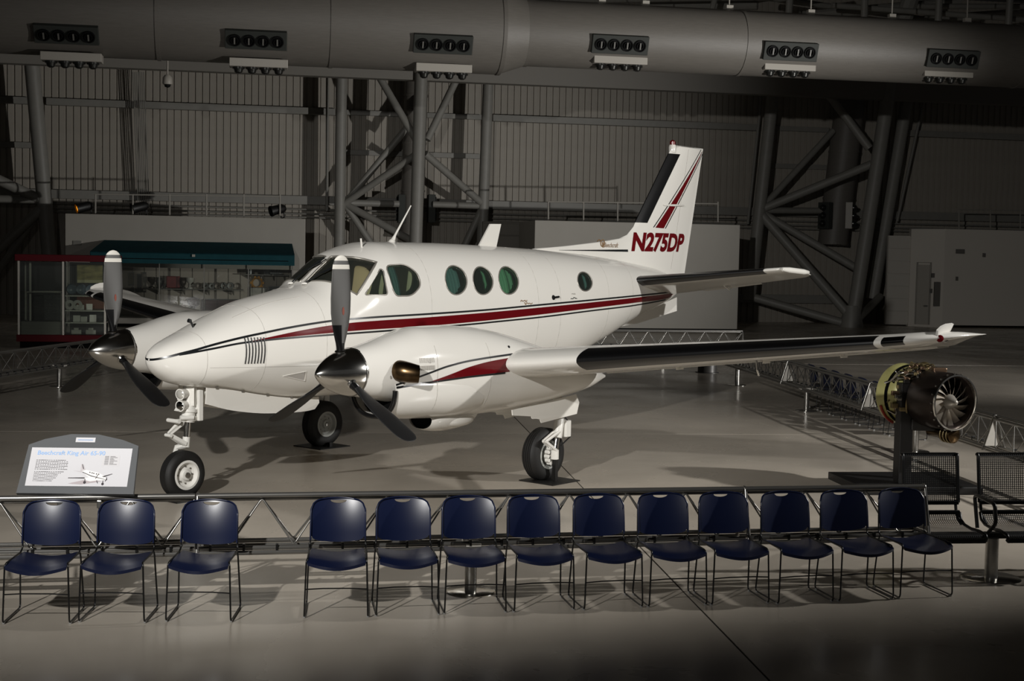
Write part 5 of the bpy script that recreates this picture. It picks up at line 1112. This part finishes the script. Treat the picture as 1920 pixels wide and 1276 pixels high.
# ================================================================== INFORMATION SIGN
def sign():
    L0, R0 = Vector((-3.691, 10.26, 0.835)), Vector((-2.824, 10.30, 0.835)); w = (R0-L0).length; ang_ = math.atan2(R0.y-L0.y, R0.x-L0.x)
    t = empty('information_sign', L0, ang_, 'grey-framed tilted information sign headed Beechcraft King Air 65-90', 'sign')
    tl = .62; Mx = Matrix.Rotation(tl, 4, 'X')                       # local panel x right, z up the panel, then tilted back
    def T(x, z, y=0): return (Matrix.Rotation(-tl, 4, 'X') @ Vector((x, y, z)))
    hh = .468; b = NB(); pts = [(0, 0), (w, 0), (w-.015, hh-.06), (w*.84, hh-.01), (w*.62, hh+.035), (w*.38, hh+.035), (w*.16, hh-.01), (.025, hh-.06)]
    poly(b, [T(x, z) for x, z in pts], T(0, 0, .035)); obj('frame', b, mat('sign_grey', (84, 86, 88), .45), t)
    def rect(x0, z0, x1, z1, m, nm, y=-.003):
        b = NB(); poly(b, [T(x0, z0, y), T(x1, z0, y), T(x1, z1, y), T(x0, z1, y)], T(0, 0, .002)); return obj(nm, b, m, t)
    PAPER = mat('sign_paper', (206, 205, 208), .5); GREYT = mat('sign_text_grey', (120, 118, 120), .6); BLUE = mat('sign_blue', (150, 184, 228), .5)
    rect(.055, .06, w-.055, hh-.085, PAPER, 'face'); rect(w*.43, hh-.035, w*.6, hh+.005, PAPER, 'logo_plate'); rect(w*.45, hh-.02, w*.58, hh-.012, mat('logo_blue', (150, 170, 200), .5), 'logo_mark', -.005)
    def wr(body, x, z, ww, h, m, nm, bold=0, y=-.0045):
        b = fit(text_bm(body, 1, 0.05, bold), ww, h)
        for v in b.verts: v.co = T(x+v.co.x, z+v.co.y, y)
        return obj(nm, b, m, t)
    wr('Beechcraft King Air 65-90', .105, hh-.158, w*.585, .048, BLUE, 'title', .016)
    x0 = .105; z = hh-.182; b = NB()
    for k in range(15):
        if k == 7: z -= .008; continue
        ww = (.225-.0*k if k < 7 else .215-.012*(k-7))*w/.8*(1 if k % 5 else .92); z -= .0128
        for q in range(14):
            xa = x0+ww*q/14; poly(b, [T(xa, z, -.0045), T(xa+ww/14*(.7+.25*math.sin(q*7+k*3)), z, -.0045), T(xa+ww/14*(.7+.25*math.sin(q*7+k*3)), z+.0055, -.0045), T(xa, z+.0055, -.0045)])
    tag(obj('text_lines', b, GREYT, t), kind='stuff')
    rect(w*.69, hh-.235, w*.84, hh-.145, mat('sign_box_grey', (206, 204, 206), .5), 'fact_box', -.004)
    b = NB()
    for k in range(8):
        zz = hh-.158-k*.0095
        for xa, xb in ((w*.71, w*.745), (w*.755, w*(.80+.02*math.sin(k*2)))): poly(b, [T(xa, zz, -.0055), T(xb, zz, -.0055), T(xb, zz+.004, -.0055), T(xa, zz+.004, -.0055)])
    tag(obj('fact_lines', b, GREYT, t), kind='stuff')
    # picture of the aircraft
    ax, az = w*.42, .075; k_ = w*.39
    def pp(pts, m, nm, y=-.005):
        b = NB(); poly(b, [T(ax+x*k_, az+z_*k_, y) for x, z_ in pts]); obj(nm, b, m, t)
    SHD = mat('print_shadow', (176, 166, 168), .6); PW_ = mat('print_white', (236, 234, 232), .5); PK = mat('print_dark', (50, 44, 48), .5); PS = mat('print_pale', (196, 190, 192), .5)
    pp([(.02, .02), (.3, .0), (.75, .08), (.4, .12)], SHD, 'picture_shadow', -.0046)
    pp([(.28, .33), (.36, .36), (.62, .30), (.75, .24), (.86, .13), (.78, .1), (.6, .11), (.45, .18)], PW_, 'picture_fuselage'); pp([(.3, .31), (.5, .22), (.82, .13), (.82, .12), (.5, .2), (.3, .295)], PK, 'picture_stripe', -.0056)
    pp([(.25, .33), (.24, .5), (.29, .5), (.35, .36)], PS, 'picture_fin', -.0052); pp([(.26, .5), (.275, .5), (.32, .38), (.3, .38)], PK, 'picture_fin_stripe', -.0056); pp([(.08, .34), (.28, .325), (.32, .305), (.28, .30)], PS, 'picture_tailplane')
    pp([(.0, .165), (.36, .175), (.42, .14), (.36, .145), (.0, .15)], PK, 'picture_wing'); pp([(.74, .20), (.95, .27), (.97, .265), (.78, .18)], PK, 'picture_wing'); pp([(.36, .16), (.5, .18), (.66, .1), (.5, .075), (.4, .1)], PW_, 'picture_nacelle', -.0053)
    for x, z_ in ((.45, .3), (.5, .285), (.54, .275), (.6, .262), (.65, .255)): pp([(x, z_-.012), (x+.025, z_-.018), (x+.025, z_+.008), (x, z_+.014)], PK, 'picture_window', -.0058)
    for x0_, z0_, x1_, z1_ in ((.64, .24, .6, .14), (.63, .1, .66, .03), (.84, .18, .85, .11), (.82, .08, .84, .14), (.77, .1, .775, .04), (.37, .14, .375, .06)): pp([(x0_, z0_), (x0_+.015, z0_), (x1_+.015, z1_), (x1_, z1_)], PK, 'picture_blade', -.0058)
    for x, z_, r in ((.38, .05, .03), (.78, .015, .028)): pp([(x+r*math.cos(q*PI/6), z_+r*1.2*math.sin(q*PI/6)) for q in range(12)], PK, 'picture_wheel', -.006)
    for f_ in (.36, .70):
        b = NB(); cyl(b, (w*f_, .16, .12), (w*f_, .06, -.02), .013, n=10); cyl(b, (w*f_, .06, -.02), (w*f_, .06, -.40), .013, n=10); obj('post', b, ROD, t)
        b = NB(); box(b, (w*f_, .06, -.085), (.035, .07, .06), bev=.005); obj('clamp', b, STEEL, t)
sign()
# ================================================================== MESH BENCHES
def meshmat():
    m = bpy.data.materials.new('perforated_black_steel'); m.use_nodes = True; nt = m.node_tree; L = nt.links; b = nt.nodes['Principled BSDF']
    b.inputs['Base Color'].default_value = (.03, .03, .03, 1); b.inputs['Roughness'].default_value = .4; b.inputs['Metallic'].default_value = .3
    uv = nt.nodes.new('ShaderNodeUVMap'); sx = nt.nodes.new('ShaderNodeSeparateXYZ'); L.new(uv.outputs[0], sx.inputs[0])
    def mth(op, a, c=None):
        n = nt.nodes.new('ShaderNodeMath'); n.operation = op
        for i, q in enumerate((a, c)):
            if q is None: continue
            if isinstance(q, (int, float)): n.inputs[i].default_value = q
            else: L.new(q, n.inputs[i])
        return n.outputs[0]
    k = 2*PI/.0185
    p = mth('MULTIPLY', mth('COSINE', mth('MULTIPLY', sx.outputs[0], k/2)), mth('COSINE', mth('MULTIPLY', sx.outputs[1], k/1.732)))
    h = mth('GREATER_THAN', mth('ABSOLUTE', p), .52)
    tr = nt.nodes.new('ShaderNodeBsdfTransparent'); mx = nt.nodes.new('ShaderNodeMixShader'); L.new(h, mx.inputs[0]); L.new(b.outputs[0], mx.inputs[1]); L.new(tr.outputs[0], mx.inputs[2]); L.new(mx.outputs[0], nt.nodes['Material Output'].inputs[0]); return m
PERF = meshmat(); BLKS = mat('black_coated_steel', (26, 26, 26), .35, .3)
def sheet(prof, w, parent, name):                     # extrude a (y,z) profile across w with uv in metres, plus solid border
    me = bpy.data.meshes.new(name); vs, fs, uvs = [], [], []; d = [0]
    for a, b in zip(prof, prof[1:]): d.append(d[-1]+math.hypot(b[0]-a[0], b[1]-a[1]))
    for i, (y, z) in enumerate(prof):
        for x in (-w/2, w/2): vs.append((x, y, z)); uvs.append((x, d[i]))
    for i in range(len(prof)-1): fs.append((2*i, 2*i+1, 2*i+3, 2*i+2))
    me.from_pydata(vs, [], fs); ul = me.uv_layers.new(name='UVMap')
    for l in me.loops: ul.data[l.index].uv = uvs[l.vertex_index]
    for p in me.polygons: p.use_smooth = True
    o = obj(name, me, PERF, parent)
    for x in (-w/2, w/2):
        b = NB(); tube(b, [(x, y, z) for y, z in prof], .014, 8); smooth(b, 60); obj('side_rim', b, BLKS, o)
    for y, z in (prof[0], prof[-1]):
        b = NB(); box(b, (0, y, z), (w, .03, .035), bev=.006); obj('edge_band', b, BLKS, o)
    return o
def bench():
    t = empty('mesh_bench', (4.13, 11.68, 0), .13, 'black perforated steel beam seating with armrests at the right edge', 'bench')
    for k, x in enumerate((-.42, .27, .96)):
        s = empty('bench_seat', (x, 0, 0)); s.parent = t
        bk = [(.30+.14*(z-.55), z) for z in np.linspace(.60, 1.0, 10)]; bk += [(.37, 1.015), (.39, 1.01)]
        sheet(bk, .5, s, 'backrest')
        se = [(-.22, .37), (-.235, .395), (-.22, .42), (-.1, .43), (.05, .42), (.18, .43), (.25, .46), (.28, .52)]
        sheet(se, .5, s, 'seat')
        for e in (-.23, .23): b = NB(); tube(b, [(e, .2, .43), (e, .30, .5), (e, .33, .62)], .014, 8); smooth(b); obj('seat_bracket', b, BLKS, s)
    for x in (-.05+.0, .62):
        b = NB(); tube(b, fillet([(x, .18, .40), (x, .25, .66), (x, .2, .68), (x, -.12, .66), (x, -.15, .5), (x, -.02, .40)], .04, 4), .017, 8); smooth(b, 60); obj('armrest', b, BLKS, t)
    b = NB(); box(b, (.3, .05, .365), (2.0, .08, .05), bev=.006); obj('beam', b, BLKS, t)
    for x in (0.0, 1.4):
        b = NB(); lathe(b, [(0, 0), (.25, 0), (.25, .008), (.235, .016), (0, .016)], Matrix.Translation((x, .0, 0)), 40); smooth(b, 40); obj('post_base', b, CHROME, t)
        b = NB(); cyl(b, (x, .0, .01), (x, .0, .35), .055, n=28); smooth(b); obj('post', b, STEEL, t)
bench()
